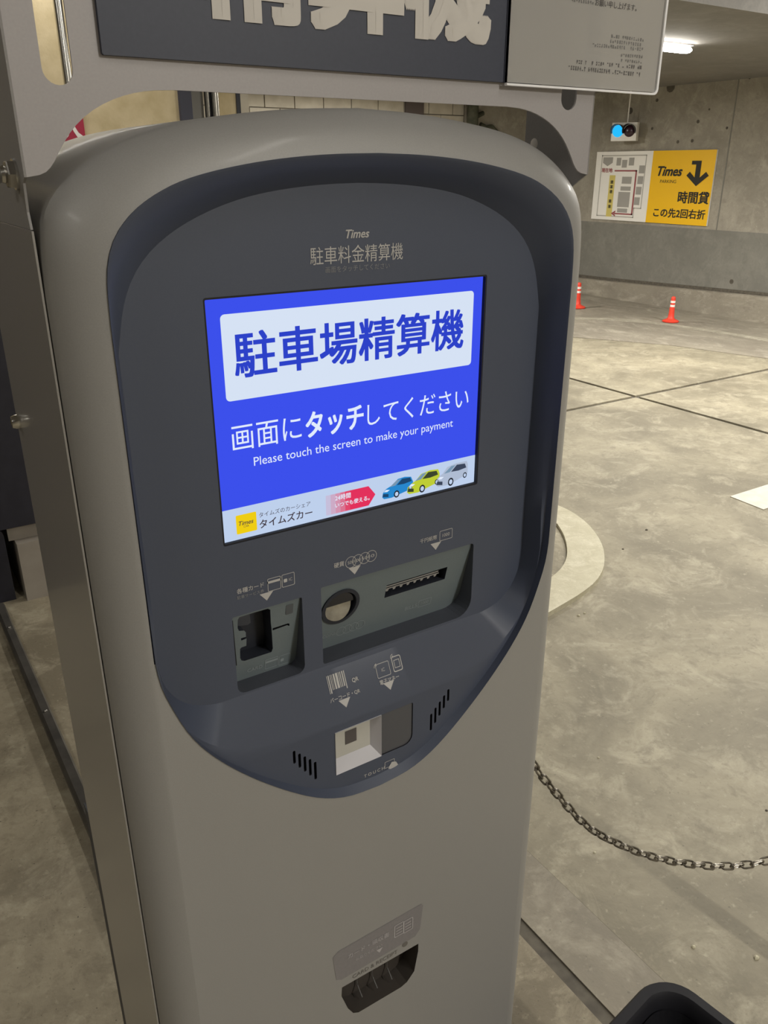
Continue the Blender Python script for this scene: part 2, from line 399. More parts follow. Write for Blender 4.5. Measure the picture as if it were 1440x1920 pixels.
# dark downpipe between block wall and bare concrete
dp = thing('downpipe', (x1b, BYW - 0.17, 0), 'dark greenish downpipe at the end of the white block wall', 'pipe')
q = PY(887, 200, BYW - 0.17).x
PIPEM = noise_mat('corroded_pipe', (0.05, 0.055, 0.035), (0.10, 0.10, 0.07), 12, 0.8, bump=0.5)
G().tube([(q, BYW - 0.17, 0), (q, BYW - 0.17, 3.2)], 0.075, 10).mesh('pipe_body', PIPEM, dp, 40)
for z in (0.6, 1.5, 2.36):
    G().tube([(q, BYW - 0.17, z), (q, BYW - 0.17, z + 0.06)], 0.10, 10).mesh('collar', PIPEM, dp, 40)
G().tube([PY(896, 217, BYW - 0.08), PY(906, 212, BYW - 0.08)], 0.03, 8).mesh('stub', PIPEM, dp, 40)
cb = G().tube([PY(x, y, BYW - 0.07) for x, y in ((901, 233), (912, 239), (922, 237), (930, 246), (938, 258), (945, 275))], 0.028, 7)
tag(cb.mesh('loose_cable', PIPEM, None, 40), 'loose dark cable sagging along the bare concrete back wall', 'cable')
dk = structure(slab('trim_2', PY(756, 195, BYW).x, PY(790, 195, BYW).x, BYW - 0.06, BYW, 0, 3.0, mat('brown_pilaster', (0.10, 0.08, 0.075), 0.6)))
dk['label'] = 'dark brown vertical strip on the white block wall'

# ---- lamps
TUBE = emis('tube_light', (1.0, 0.95, 0.86), 14)
TUBEV = emis('bright_tube_light', (1.0, 0.95, 0.86), 45)
for (nm, loc, ln, deg, watt, lab) in LAMPS:
    t = thing('ceiling_lamp', loc, lab, 'lamp')
    t.rotation_euler = (0, 0, math.radians(deg)); L = Vector(loc); top = 2.49 if loc[2] < 3 else 3.2
    vis = nm == 'visible'
    g = G().box(L + Vector((-ln/2, -0.02 if vis else -0.06, top - loc[2] - (0.012 if vis else 0.05))), L + Vector((ln/2, 0.02 if vis else 0.06, top - loc[2])))
    g.mesh('housing', WHITEP, t)
    G().tube([L + Vector((x * ln / 2, 0, -0.005)) for x in (-1, -0.93, -0.8, -0.5, 0.5, 0.8, 0.93, 1)],
             [0.006, 0.018, 0.026, 0.028, 0.028, 0.026, 0.018, 0.006], 10).mesh('tube', TUBEV if vis else TUBE, t, 40)
    ld = bpy.data.lights.new('lamp_light', 'AREA'); ld.shape = 'RECTANGLE'; ld.size = ln; ld.size_y = 0.08
    ld.energy = watt; ld.color = (1.0, 0.96, 0.88)
    lo = bpy.data.objects.new('lamp_light', ld); COL.objects.link(lo); lo.parent = t; lo.location = (0, 0, -0.06)

# ================================================================== PAYMENT MACHINE
mach = thing('parking_payment_machine', (0, 0.78, 0), 'tall silver and dark grey parking payment machine with a lit blue touch screen', 'payment machine')
H = 1.6
def mm(l): return [(x / 1000.0, H + z / 1000.0) for x, z in l]
def resample(pl, n):
    d = [0]
    for a, b in zip(pl, pl[1:]): d.append(d[-1] + math.dist(a, b))
    out = []; j = 0
    for i in range(n + 1):
        t = d[-1] * i / n
        while j < len(pl) - 2 and d[j + 1] < t: j += 1
        s = 0 if d[j + 1] == d[j] else (t - d[j]) / (d[j + 1] - d[j])
        out.append((pl[j][0] + (pl[j+1][0] - pl[j][0]) * s, pl[j][1] + (pl[j+1][1] - pl[j][1]) * s))
    return out
def smoothpl(pl, it=2):
    for _ in range(it):
        q = [pl[0]]
        for a, b in zip(pl, pl[1:]):
            q.append((a[0]*.75 + b[0]*.25, a[1]*.75 + b[1]*.25)); q.append((a[0]*.25 + b[0]*.75, a[1]*.25 + b[1]*.75))
        q.append(pl[-1]); pl = q
    return pl
def half(arch, side, bottom, n=(30, 8, 30)):
    A = resample(smoothpl(arch), n[0]); B = resample(side, n[1]); C = resample(smoothpl(bottom), n[2])
    return A + B[1:] + C[1:]
def full(h):                                  # mirror a right half (top centre to bottom centre) into a closed loop
    return h + [(-x, z) for x, z in reversed(h[1:-1])]
Larch = mm([(0,12),(48,11),(97,7),(142,0),(175,-8),(196,-17),(214,-28),(228,-42),(236,-56),(241,-76),(242,-110)])
Lh = half(Larch, mm([(242,-110),(241,-415)]), mm([(241,-415),(239,-440),(230,-470),(216,-508),(191,-546),(154,-587),(112,-625),(78,-650),(44,-665),(0,-668)]))
Nh = half(mm([(0,-12),(40,-13),(90,-18),(130,-27),(172,-44),(203,-67),(221,-97),(230,-140)]), mm([(230,-140),(231,-430)]),
          mm([(231,-430),(228,-462),(212,-490),(180,-506),(80,-511),(0,-511)]))
Mbot = mm([(237,-425),(232,-470),(213,-512),(184,-541),(150,-556),(80,-564),(0,-565)])
lerp = lambda a, b, t: (a[0] + (b[0]-a[0])*t, a[1] + (b[1]-a[1])*t)
nA, nB, nC = 31, 8, 30
Mh = [lerp(Lh[i], Nh[i], 0.55) for i in range(nA + nB)]
mb = resample(smoothpl(Mbot), nC)
Mh[-1] = lerp(Mh[-1], mb[0], 1.0); Mh += mb[1:]
L2h = [lerp(Lh[i], Mh[i], 0.22 if i < nA + nB else 0.07) for i in range(len(Lh))]
LY, NY, BYb = 0.6385, 0.673, 0.648
def ylev(i, top, bot):
    if i < nA: return top
    if i >= nA + nB - 1: return bot
    return top + (bot - top) * (i - nA + 1) / nB
hl = len(Lh)
def yfull(top, bot):
    h = [ylev(i, top, bot) for i in range(hl)]; return h + list(reversed(h[1:-1]))
FL, FL2, FM, FN = full(Lh), full(L2h), full(Mh), full(Nh)
y1, y2, y3 = yfull(0.640, BYb), yfull(0.657, BYb), yfull(NY, NY)
bz = G()
ring0 = [(x, 0.646, z) for x, z in FL]
ring1 = [(x, LY, z) for x, z in FL]
ring2 = [(x, y, z) for (x, z), y in zip(FL2, y1)]
ring3 = [(x, y, z) for (x, z), y in zip(FM, y2)]
ring4 = [(x, NY, z) for x, z in FN]
n = len(FL)
bot = [i for i in range(n) if (nA + nB - 1) <= i <= n - (nA + nB - 1)]
bs, be = bot[0], bot[-1]
bz.rings([ring0, ring1, ring2])
vs = ring2 + ring3; fs = []
for i in range(n):
    j = (i + 1) % n
    if bs <= i and j <= be and j != 0: continue
    fs.append([i, j, j + n, i + n])
bz.add(vs, fs)
bz.rings([ring3, ring4])
RD_hole = rrect(-0.0535, 0.0075, H - 0.6345, H - 0.5765, 0.002, 2)
NF_hole = rrect(0.0085, 0.0520, H - 0.6345, H - 0.5770, (0.001, 0.012, 0.002, 0.001), 4)
spk = []
for k in range(5):                            # speaker slots, left and right
    a = (-0.104 + 0.0062 * k, 1.6 - 0.5785 - 0.0065 * k)
    spk.append((a[0], a[1], 0.017 + 0.0018 * k))
SLOT = [(x, z, h) for x, z, h in spk] + [(-x, z, h) for x, z, h in spk]
slot_loops = [rrect(x - 0.0016, x + 0.0016, z - h, z, 0.0015, 3) for x, z, h in SLOT]
bz.flat([[FL2[i] for i in bot] + [FM[i] for i in reversed(bot)], RD_hole, NF_hole] + slot_loops, onY(BYb))
SCR = rrect(-0.1545, 0.1545, H - 0.3325, H - 0.1010, 0.002, 2)
CARD = rrect(-0.152, -0.074, H - 0.5025, H - 0.411, (0.009, 0.009, 0.002, 0.002), 4)
CASH = rrect(-0.0515, 0.1535, H - 0.5015, H - 0.4065, (0.003, 0.022, 0.004, 0.002), 6)
bz.flat([FN, SCR, CARD, CASH], onY(NY))
bezel = bz.mesh('bezel', BEZEL, mach, 35, label='dark grey sunken front panel')
for lp in slot_loops:
    g = G().prism([lp], onY(BYb), onY(BYb + 0.012), (False, True)); g.mesh('speaker_slot', BLACK, bezel)

# ---- housing
Ca = mm([(0,48),(58,46),(110,41),(164,33),(200,23),(225,12),(245,-1),(262,-16),(272,-31),(277,-52),(279,-90)])
Oarch = resample(smoothpl(Ca), 40); Iarch = resample(smoothpl(Larch), 40)
I_h = Iarch + [(0.242, H - 0.415), (0.242, H - 0.9), (0.242, 0.02)]
O_h = Oarch + [(0.279, H - 0.415), (0.279, H - 0.9), (0.279, 0.02)]
I_f = [(-x, z) for x, z in reversed(I_h)] + I_h[1:]
O_f = [(-x, z) for x, z in reversed(O_h)] + O_h[1:]
hs = G(); rr = []
for k in range(11):
    t = k / 10
    u = 2*t*(1-t)*(26.4/37) + t*t; d = 2*t*(1-t)*6.9 + t*t*32
    rr.append([(i[0] + (o[0]-i[0])*u, 0.640 + d/1000, i[1] + (o[1]-i[1])*u) for i, o in zip(I_f, O_f)])
rr.append([(o[0], 0.90, o[1]) for o in O_f]); rr.append([(o[0]*0.985, 0.91, H - 0.7 + (o[1] - H + 0.7)*0.99) for o in O_f])
hs.rings(rr, False, False, True)
hs.add([], [])
RCP = mm([(-58,-970),(-59,-985),(-50,-1015),(-42,-1030),(-34,-1035),(34,-1036),(44,-1033),(56,-1020),(62,-985),(62,-971)])
bl_ = [FL[i] for i in bot]
front = [(0.242, 0.02), (0.242, H - 0.415)] + bl_ + [(-0.242, H - 0.415), (-0.242, 0.02)]
hs.flat([front, RCP], onY(0.640))
housing = hs.mesh('housing', PAINT, mach, 28, label='silver painted metal shell with an arched top')
base = slab('base', -0.262, 0.262, 0.665, 0.90, 0.0, 0.024, DARK, mach)
for s in (-1, 1):
    g = G().prism([[(0.674, 0.015), (0.912, 0.015), (0.912, H - 0.043), (0.674, H - 0.043)]],
                  (lambda u, v: (s * 0.2800, u, v)), (lambda u, v: (s * 0.2816, u, v)))
    g.mesh('side_panel', SHEET, mach)
q = PX(26, 778, -0.282)
G().lathe([(0.0, -0.009), (0.006, -0.008), (0.0075, -0.004), (0.0075, 0.0)], (-0.2815, 0.895, q.z), 0, 12).mesh('bolt', CHROME, mach, 40)
slab('rear_bracket', -0.2790, -0.20, 0.913, 0.955, 0.02, 0.80, DARK, mach)

# ---- receipt outlet
g = G().prism([RCP], onY(0.640), onY(0.668), (False, True)); rc = g.mesh('receipt_outlet', mat('outlet_brown', (0.050, 0.042, 0.036), 0.5), mach, label='dark receipt outlet low on the shell')
for x in (-0.022, 0.002, 0.026):
    G().tube([(x - 0.006, 0.666, H - 0.990), (x, 0.664, H - 0.994), (x + 0.001, 0.664, H - 1.018), (x, 0.650, H - 1.026)], 0.0010, 6).mesh('claw', mat('claw_dark', (0.10, 0.095, 0.09), 0.45, 0.3), rc, 40)
lab = G().flat([mm([(-70,-908),(-62,-902),(65,-899),(68,-903),(64,-944),(56,-953),(-58,-955),(-66,-950)])], onY(0.6396)).mesh('receipt_label', LABELM, mach, label='smoky grey label above the receipt outlet')
P64 = lambda x, y: PY(x, y, 0.640)
RPR = mat('label_print', (0.42, 0.40, 0.41), 0.6)
ptext('カード・領収書', (652, 1793), (729, 1750), RPR, lab, P64, onY(0.6392), bold=0.01)
ptext('お取りください', (667, 1799), (716, 1770), RPR, lab, P64, onY(0.6392))
t = PY(711, 1781, 0.640); G().flat([[(t.x - 0.005, t.z + 0.003), (t.x, t.z - 0.004), (t.x + 0.005, t.z + 0.003)]], onY(0.6391)).mesh('arrow_mark', RPR, lab)
def outline(loop, inner, y, m, parent, name='icon'):
    return G().flat([loop, inner], onY(y) if not callable(y) else y).mesh(name, m, parent)
t = PY(755, 1738, 0.640)
for dx, dz in ((-0.006, 0.0), (0.008, -0.001)):
    x, z = t.x + dx, t.z + dz
    outline(rrect(x - 0.008, x + 0.008, z - 0.011, z + 0.011, 0.002, 2), rrect(x - 0.0068, x + 0.0068, z - 0.0098, z + 0.0098, 0.0015, 2), 0.6391 - dx * 0.01, RPR, lab)
    for k in range(3):
        G().flat([rrect(x - 0.005, x + 0.005, z - 0.006 + 0.005 * k, z - 0.0047 + 0.005 * k, 0)], onY(0.639)).mesh('icon', RPR, lab)
DPR = mat('shell_print', (0.14, 0.13, 0.12), 0.6)
ptext('CARD & RECEIPT', (661, 1832), (745, 1783), DPR, housing, P64, onY(0.6396))
t = PY(759, 1770, 0.640); G().lathe([(0.0045, -0.0005), (0.0045, 0.001)], (t.x, 0.640, t.z), 1, 14).mesh('icon', DPR, housing)

# ---- touch screen
def P_scr(x, y): return PY(x, y, 0.673)
SY = 0.6775
E_BLUE = emis('screen_blue', lin(60, 80, 235)); E_WHITE = emis('screen_white', lin(214, 226, 244)); E_TXT = emis('screen_text_white', lin(225, 235, 252))
E_INK = emis('screen_ink', lin(45, 66, 200)); E_STRIP = emis('screen_strip', lin(190, 208, 236)); E_YEL = emis('screen_yellow', lin(238, 205, 20))
E_DK = emis('screen_dark_text', lin(62, 50, 58)); E_RED = emis('screen_red', lin(226, 50, 92))
screen = G().prism([rrect(-0.1528, 0.1528, H - 0.3308, H - 0.1028, 0.001, 1)], onY(SY), onY(SY + 0.012)).mesh('touch_screen', E_BLUE, mach, label='lit blue touch screen')
G().prism([SCR, rrect(-0.1529, 0.1529, H - 0.3309, H - 0.1027, 0.001, 2)], onY(NY + 0.0002), onY(SY + 0.014)).mesh('screen_frame', BLACK, mach)
PSC = lambda x, y: PY(x, y, SY)
def poly(pts, d, m, name='screen_graphic'):
    l = [(PSC(*p).x, PSC(*p).z) for p in pts]
    return G().flat([l], onY(SY - d)).mesh(name, m, screen)
def Z5(x, y): return (380 + x / 2.6667, 500 + y / 2.6667)
def q2(p): return PSC(*p)
a, b, c, d = [q2(p) for p in (Z5(82, 240), Z5(1356, 120), Z5(1340, 490), Z5(120, 676))]
G().flat([rrect((a.x + d.x)/2, (b.x + c.x)/2, (c.z + d.z)/2, (a.z + b.z)/2, 0.004, 4)], onY(SY - 0.0003)).mesh('title_box', E_WHITE, screen)
k = dict(plane=PSC, parent=screen)
def st(s, pl, pr, m, d=0.0006, pt=None, pb=None, **kw):
    return ptext(s, Z5(*pl), Z5(*pr), m, screen, PSC, onY(SY - d), Z5(*pt) if pt else None, Z5(*pb) if pb else None, **kw)
st('駐車場精算機', (155, 450), (1304, 300), E_INK, pt=(680, 272), pb=(690, 490), bold=0.017)
st('画面に', (145, 850), (492, 800), E_TXT, pt=(330, 770), pb=(340, 890), bold=0.003)
st('タッチ', (513, 785), (803, 740), E_TXT, pt=(660, 705), pb=(660, 835), bold=0.022)
st('してください', (822, 735), (1328, 650), E_TXT, pt=(1080, 645), pb=(1080, 748), bold=0.003)
st('Please touch the screen to make your payment', (254, 965), (1249, 800), E_TXT, bold=0.004)
a, b = q2(Z5(95, 1225)), q2(Z5(1360, 940)); zt = (a.z + b.z) / 2
G().flat([rrect(-0.1528, 0.1528, H - 0.3308, zt, 0)], onY(SY - 0.0003)).mesh('banner', E_STRIP, screen)
a, b, c = q2(Z5(163, 1246)), q2(Z5(262, 1228)), q2(Z5(168, 1340))
G().flat([rrect(a.x, b.x + 0.0008, c.z, a.z, 0.001, 2)], onY(SY - 0.0006)).mesh('banner_logo', E_YEL, screen)
st('Times', (178, 1283), (252, 1270), E_DK, 0.0009, bold=0.009, shear=0.25)
st('CAR', (203, 1298), (230, 1293), E_DK, 0.0009)
st('タイムズのカーシェア', (280, 1236), (538, 1188), E_DK, bold=0.006)
st('タイムズカー', (283, 1284), (547, 1228), E_DK, bold=0.012)
# red arrow fading out to its left
x0, x1, xt = q2(Z5(590, 1190)).x, q2(Z5(828, 1145)).x, q2(Z5(862, 1130)).x
zc = q2(Z5(828, 1145)).z; hh = (q2(Z5(720, 1117)).z - q2(Z5(720, 1215)).z) / 2
nst = 10
for i in range(nst):
    f = i / (nst - 1); f = min(1, f * 1.7)
    c0, c1 = lin(190, 208, 236), lin(226, 50, 92)
    m = emis('screen_red_fade', tuple(c0[j] + (c1[j] - c0[j]) * f for j in range(3)))
    xa, xb = x0 + (x1 - x0) * i / nst, x0 + (x1 - x0) * (i + 1) / nst
    G().flat([rrect(xa, xb, zc - hh, zc + hh, 0)], onY(SY - 0.0006)).mesh('banner_arrow', m, screen)
G().flat([[(x1, zc - hh), (xt, zc), (x1, zc + hh)]], onY(SY - 0.0006)).mesh('banner_arrow', E_RED, screen)
st('24時間', (660, 1155), (738, 1142), E_TXT, 0.0009, bold=0.012)
st('いつでも使える。', (660, 1190), (832, 1157), E_TXT, 0.0009, bold=0.012)
# three little cars, flat pictures on the screen, drawn in a unit box
def car(x0, x1, zb, zt, body, dark, kind):
    W, Hh = x1 - x0, zt - zb
    f = lambda u, v: (x0 + u * W, zb + v * Hh)
    B = {0: [(0.0,.18),(.02,.40),(.12,.58),(.30,.70),(.50,.97),(.72,1.0),(.93,.93),(1.0,.66),(1.0,.34),(.93,.28),(.30,.06),(.06,.08)],
         1: [(0.0,.18),(.02,.42),(.14,.56),(.26,.66),(.42,.92),(.70,1.0),(.95,.96),(1.0,.74),(1.0,.38),(.94,.32),(.34,.06),(.06,.08)],
         2: [(0.0,.20),(.01,.44),(.10,.58),(.20,.66),(.34,.92),(.62,1.0),(.96,1.0),(1.0,.84),(1.0,.44),(.96,.36),(.40,.08),(.06,.10)]}[kind]
    G().flat([[f(*p) for p in B]], onY(SY - 0.0007 - kind * 0.0002)).mesh('car_picture', body, screen)
    d = SY - 0.0008 - kind * 0.0002
    G().flat([[f(*p) for p in ((.24,.64),(.46,.92),(.60,.93),(.42,.66))]], onY(d)).mesh('car_picture', E_GLS, screen)
    G().flat([[f(*p) for p in ((.46,.66),(.64,.93),(.90,.90),(.95,.70),(.70,.64))]], onY(d)).mesh('car_picture', dark, screen)
    G().flat([[f(*p) for p in ((.01,.20),(.03,.36),(.20,.30),(.20,.14))]], onY(d)).mesh('car_picture', dark, screen)
    G().flat([[f(*p) for p in ((.05,.44),(.12,.54),(.24,.50),(.16,.42))]], onY(d)).mesh('car_picture', E_TXT, screen)
    for wu, wv, r in ((.46, .20, .10), (.91, .36, .07)):
        for rad, m, dd in ((r, E_BLK, 0.0001), (r * .62, E_STRIP, 0.00015)):
            G().flat([[f(wu + rad * .9 * math.cos(a * .524), wv + rad * 1.9 * math.sin(a * .524)) for a in range(12)]], onY(d - dd)).mesh('car_picture', m, screen)
E_GLS = emis('car_glass', lin(120, 150, 175)); E_BLK = emis('car_black', lin(28, 32, 40))
def cbox(l, r, t, b_):
    return (q2(Z5(*l)).x, q2(Z5(*r)).x, q2(Z5(*b_)).z, q2(Z5(*t)).z)
car(*cbox((896, 1110), (1050, 1080), (985, 1055), (985, 1150)), emis('car_blue', lin(40, 135, 205)), emis('car_blue_dark', lin(30, 70, 110)), 0)
car(*cbox((1020, 1080), (1182, 1050), (1110, 1022), (1110, 1125)), emis('car_lime', lin(190, 205, 55)), emis('car_lime_dark', lin(60, 70, 45)), 1)
car(*cbox((1165, 1050), (1322, 1010), (1250, 985), (1250, 1092)), emis('car_silver', lin(175, 188, 210)), emis('car_silver_dark', lin(60, 70, 90)), 2)

# ---- lettering on the bezel
PB = lambda x, y: PY(x, y, NY); fB = onY(NY - 0.0004)
ptext('Times', (648, 439), (692, 437), PRINT, bezel, PB, fB, bold=0.02, shear=0.28)
ptext('駐車料金精算機', (581, 478), (755, 473), PRINT, bezel, PB, fB, (668, 459), (668, 492), bold=0.004)
ptext('画面をタッチしてください', (610, 505), (730, 499), FAINT, bezel, PB, fB)
def Z6(x, y): return (400 + x / 2.7692, 980 + y / 2.7692)
def bt(s, pl, pr, m=PRINT, **kw): return ptext(s, Z6(*pl), Z6(*pr), m, bezel, PB, fB, **kw)
bt('各種カード', (120, 353), (262, 325), bold=0.012)
bt('駐車サービス券', (122, 388), (262, 355), FAINT, bold=0.01)
bt('硬貨', (625, 222), (678, 212), bold=0.012)
bt('千円紙幣', (1072, 95), (1160, 76), bold=0.008)
def tri(c, w, h, plane=PB, fn=fB):
    p = plane(*c); G().flat([[(p.x - w, p.z + h), (p.x, p.z - h), (p.x + w, p.z + h)]], fn).mesh('arrow_mark', PRINT, bezel)
tri(Z6(276, 383), 0.0075, 0.0045); tri(Z6(733, 248), 0.0075, 0.0045); tri(Z6(1154, 122), 0.0075, 0.0045)
def card_icon(pl, pr, hgt, stripe, txt, parent, m, plane, fn, lw=0.0006):
    a, b = plane(*pl), plane(*pr); z = (a.z + b.z) / 2
    G().flat([rrect(a.x, b.x, z - hgt/2, z + hgt/2, 0.0012, 2), rrect(a.x + lw, b.x - lw, z - hgt/2 + lw, z + hgt/2 - lw, 0.0008, 2)], fn).mesh('icon', m, parent)
    if stripe == 1: G().flat([rrect(a.x, b.x, z + hgt*.12, z + hgt*.3, 0)], fn).mesh('icon', m, parent)
    if stripe == 2: G().flat([rrect(a.x + 0.002, a.x + 0.006, z - 0.002, z + 0.002, 0.0006, 1)], fn).mesh('icon', m, parent)
    if txt:
        w = (b.x - a.x); o = 0.55 if stripe == 2 else (0.38 if len(txt) < 3 else 0.22)
        text(txt, (a.x + w * o, a.x + w * (0.82 if stripe == 2 else (0.62 if len(txt) < 3 else 0.78)), None, None), fn, m, parent, vc=z - (0.0 if stripe != 1 else hgt * .18))
card_icon(Z6(281, 325), Z6(350, 308), 0.0145, 1, '', bezel, PRINT, PB, fB)
card_icon(Z6(355, 306), Z6(421, 285), 0.0145, 2, 'IC', bezel, PRINT, PB, fB)
card_icon(Z6(1174, 70), Z6(1240, 52), 0.0125, 0, '1000', bezel, PRINT, PB, fB)
for i, s in enumerate(('500', '100', '50', '10')):
    p = PB(*Z6(713 + 35.5 * i, 205 - 11 * i)); r = 0.0068
    ci = [(p.x + r * math.cos(a * .2618), p.z + r * math.sin(a * .2618)) for a in range(24)]
    cj = [(p.x + (r - .0006) * math.cos(a * .2618), p.z + (r - .0006) * math.sin(a * .2618)) for a in range(24)]
    G().flat([ci, cj], onY(NY - 0.0004 - i * 0.00004)).mesh('icon', PRINT, bezel)
    text(s, (p.x - 0.0038, p.x + 0.0038, p.z - 0.0018, p.z + 0.0018), fB, PRINT, bezel)
# prints on the sloping part below the recesses
SB = (BYb - NY) / (-0.565 + 0.511); SA = NY - SB * (H - 0.511)
PSL = lambda x, y: PS(x, y, SA, SB); fS = onS(SA, SB, 0.0006)
def Z8(x, y): return (540 + x / 4.5, 1180 + y / 4.5)
a, b, c = PSL(*Z8(345, 505)), PSL(*Z8(495, 440)), PSL(*Z8(350, 548))
zb, zt2 = c.z, c.z + 0.0185
for u, wd in ((0, .03), (.07, .06), (.18, .04), (.26, .03), (.34, .09), (.47, .12), (.63, .04), (.71, .05), (.81, .07), (.92, .05)):
    X0 = a.x + (b.x - a.x) * u; G().flat([rrect(X0, X0 + (b.x - a.x) * wd, zb + (0.003 if 0.1 < u < 0.9 else 0), zt2, 0)], fS).mesh('barcode_icon', PRINT, bezel)
ptext('QR', Z8(537, 430), Z8(592, 415), PRINT, bezel, PSL, fS, bold=0.02)
ptext('バーコード・QR', Z8(350, 590), Z8(608, 530), PRINT, bezel, PSL, fS, bold=0.012)
ptext('電子マネー', Z8(770, 445), Z8(935, 400), PRINT, bezel, PSL, fS, bold=0.014)
tri(Z8(482, 620), 0.0075, 0.0045, PSL, fS); tri(Z8(855, 473), 0.0075, 0.0045, PSL, fS)
card_icon(Z8(742, 350), Z8(857, 325), 0.0150, 0, 'IC', bezel, PRINT, PSL, fS)
a, b, c, d = PSL(*Z8(876, 290)), PSL(*Z8(957, 280)), PSL(*Z8(915, 215)), PSL(*Z8(915, 355))
G().flat([rrect(a.x, b.x, d.z, c.z, 0.002, 2), rrect(a.x + .001, b.x - .001, d.z + .001, c.z - .001, 0.0014, 2)], fS).mesh('icon', PRINT, bezel)
G().flat([rrect(a.x + .0025, b.x - .0025, d.z + .004, c.z - .004, 0), rrect(a.x + .0032, b.x - .0032, d.z + .0047, c.z - .0047, 0)], fS).mesh('icon', PRINT, bezel)
for p in (PSL(*Z8(730, 312)), PSL(*Z8(867, 230))):
    for r in (0.0022, 0.0040):
        arc = [(p.x + 0.003 + r * math.cos(math.radians(a)), p.z - 0.002 + r * math.sin(math.radians(a))) for a in range(100, 176, 15)]
        arc2 = [(p.x + 0.003 + (r + .0007) * math.cos(math.radians(a)), p.z - 0.002 + (r + .0007) * math.sin(math.radians(a))) for a in range(100, 176, 15)]
        G().flat([arc + arc2[::-1]], fS).mesh('icon', PRINT, bezel)
PT = lambda x, y: PY(x, y, BYb); fT = onY(BYb - 0.0004)
ptext('T O U C H', Z8(640, 1235), Z8(812, 1170), PRINT, bezel, PT, fT, bold=0.012)
p = PT(*Z8(862, 1138))
G().flat([rrect(p.x - 0.008, p.x + 0.006, p.z - 0.003, p.z + 0.0065, 0.001, 2), rrect(p.x - 0.0074, p.x + 0.0054, p.z - 0.0024, p.z + 0.0059, 0.0008, 2)], fT).mesh('icon', PRINT, bezel)
G().flat([[(p.x - 0.002, p.z - 0.002), (p.x + 0.002, p.z + 0.003), (p.x + 0.008, p.z + 0.001), (p.x + 0.011, p.z - 0.005), (p.x + 0.003, p.z - 0.008), (p.x - 0.003, p.z - 0.005)]], onY(BYb - 0.0006)).mesh('icon', PRINT, bezel)

# ---- recess of the card reader: floor leans back towards the bottom
def lean(top, bot, z0, z1):
    b = (top - bot) / (z1 - z0); return bot - b * z0, b
CA, CB = lean(0.676, 0.696, H - 0.5025, H - 0.411)
PC = lambda x, y: PS(x, y, CA, CB)
def Zc(x, y): p = PC(400 + x / 7.2, 1060 + y / 7.2); return (p.x, p.z)
cut = [Zc(*p) for p in ((328,735),(350,700),(560,635),(735,585),(768,600),(776,780),(785,850),(803,1120),(785,1170),(420,1290),(380,1285),(362,1250),(360,1130),(380,1108),(445,1085),(448,985),(378,1015),(372,985),(440,965),(438,905),(415,880),(345,885),(328,850))]
slit = [Zc(*p) for p in ((800,850),(1000,785),(1025,785),(1028,815),(1010,815),(1000,805),(800,878))]
cr = G().prism([CARD], onY(NY), onS(CA, CB), (False, False)).mesh('card_recess', RECESS, mach)
face = G().flat([[(x, z) for x, z in CARD], cut, slit], onS(CA, CB, 0.0001)).mesh('card_reader', PANEL, mach, label='grey card reader set into the panel')
G().prism([cut], onS(CA, CB), onS(CA, CB, -0.02), (False, True)).mesh('card_slot', DARK, face)
G().prism([slit], onS(CA, CB), onS(CA, CB, -0.01), (False, True)).mesh('card_slit', BLACK, face)
blk = [Zc(*p) for p in ((370,740),(540,690),(560,830),(520,860),(390,880),(360,860))]
G().prism([blk], onS(CA, CB, -0.010), onS(CA, CB, -0.02), (True, False)).mesh('card_guide', RECESS, face)
fr = [Zc(*p) for p in ((250,745),(262,745),(318,1350),(306,1352))]
G().flat([fr], onS(CA, CB, 0.0003)).mesh('edge_groove', BLACK, face)
fC = onS(CA, CB, 0.0005)
def Pcard(x, y): return PC(400 + x / 7.2, 1060 + y / 7.2)
ptext('CARD', (400 + 455/7.2, 1060 + 1425/7.2), (400 + 660/7.2, 1060 + 1355/7.2), FAINTP, face, PC, fC, bold=0.01)
card_icon((400 + 695/7.2, 1060 + 1335/7.2), (400 + 870/7.2, 1060 + 1290/7.2), 0.0135, 1, '', face, FAINTP, PC, fC)
card_icon((400 + 880/7.2, 1060 + 1285/7.2), (400 + 1035/7.2, 1060 + 1240/7.2), 0.0135, 2, '', face, FAINTP, PC, fC)
a = Zc(980, 540); b = Zc(1070, 640)
G().flat([rrect(a[0], b[0], b[1], a[1], 0.001, 2)], fC).mesh('indicator', mat('lens_grey', (0.085, 0.095, 0.105), 0.3), face)

# ---- recess with coin slot and bill slot
BA, BB = lean(0.676, 0.701, H - 0.5015, H - 0.4065)
PBk = lambda x, y: PS(x, y, BA, BB); fK = onS(BA, BB, 0.0005)
def Zb(x, y): p = PBk(590 + x / 4.645, 1000 + y / 4.645); return (p.x, p.z)
G().prism([CASH], onY(NY), onS(BA, BB), (False, False)).mesh('cash_recess', RECESS, mach)
bill = [Zb(*p) for p in ((625, 460), (1158, 285), (1160, 388), (628, 557))]
bx0, bx1 = bill[0][0], bill[1][0]; bz0, bz1 = (bill[2][1] + bill[3][1]) / 2, (bill[0][1] + bill[1][1]) / 2
billL = rrect(bx0, bx1, bz0, bz1, 0.0005, 1)
cc = PBk(590 + 222 / 4.645, 1000 + 635 / 4.645); CR_ = 0.0215
coinL = [(cc.x + CR_ * math.cos(a * .19635), cc.z + CR_ * math.sin(a * .19635)) for a in range(32)]
cash = G().flat([CASH, billL, coinL], onS(BA, BB, 0.0001)).mesh('cash_panel', PANEL, mach, label='grey coin and bill panel')
bs_ = G().prism([billL], onS(BA, BB), onS(BA, BB, -0.016), (False, True)).mesh('bill_slot', DARK, mach)
h = bz1 - bz0; wd = bx1 - bx0
lightm = mat('slot_edge', (0.30, 0.295, 0.29), 0.4)
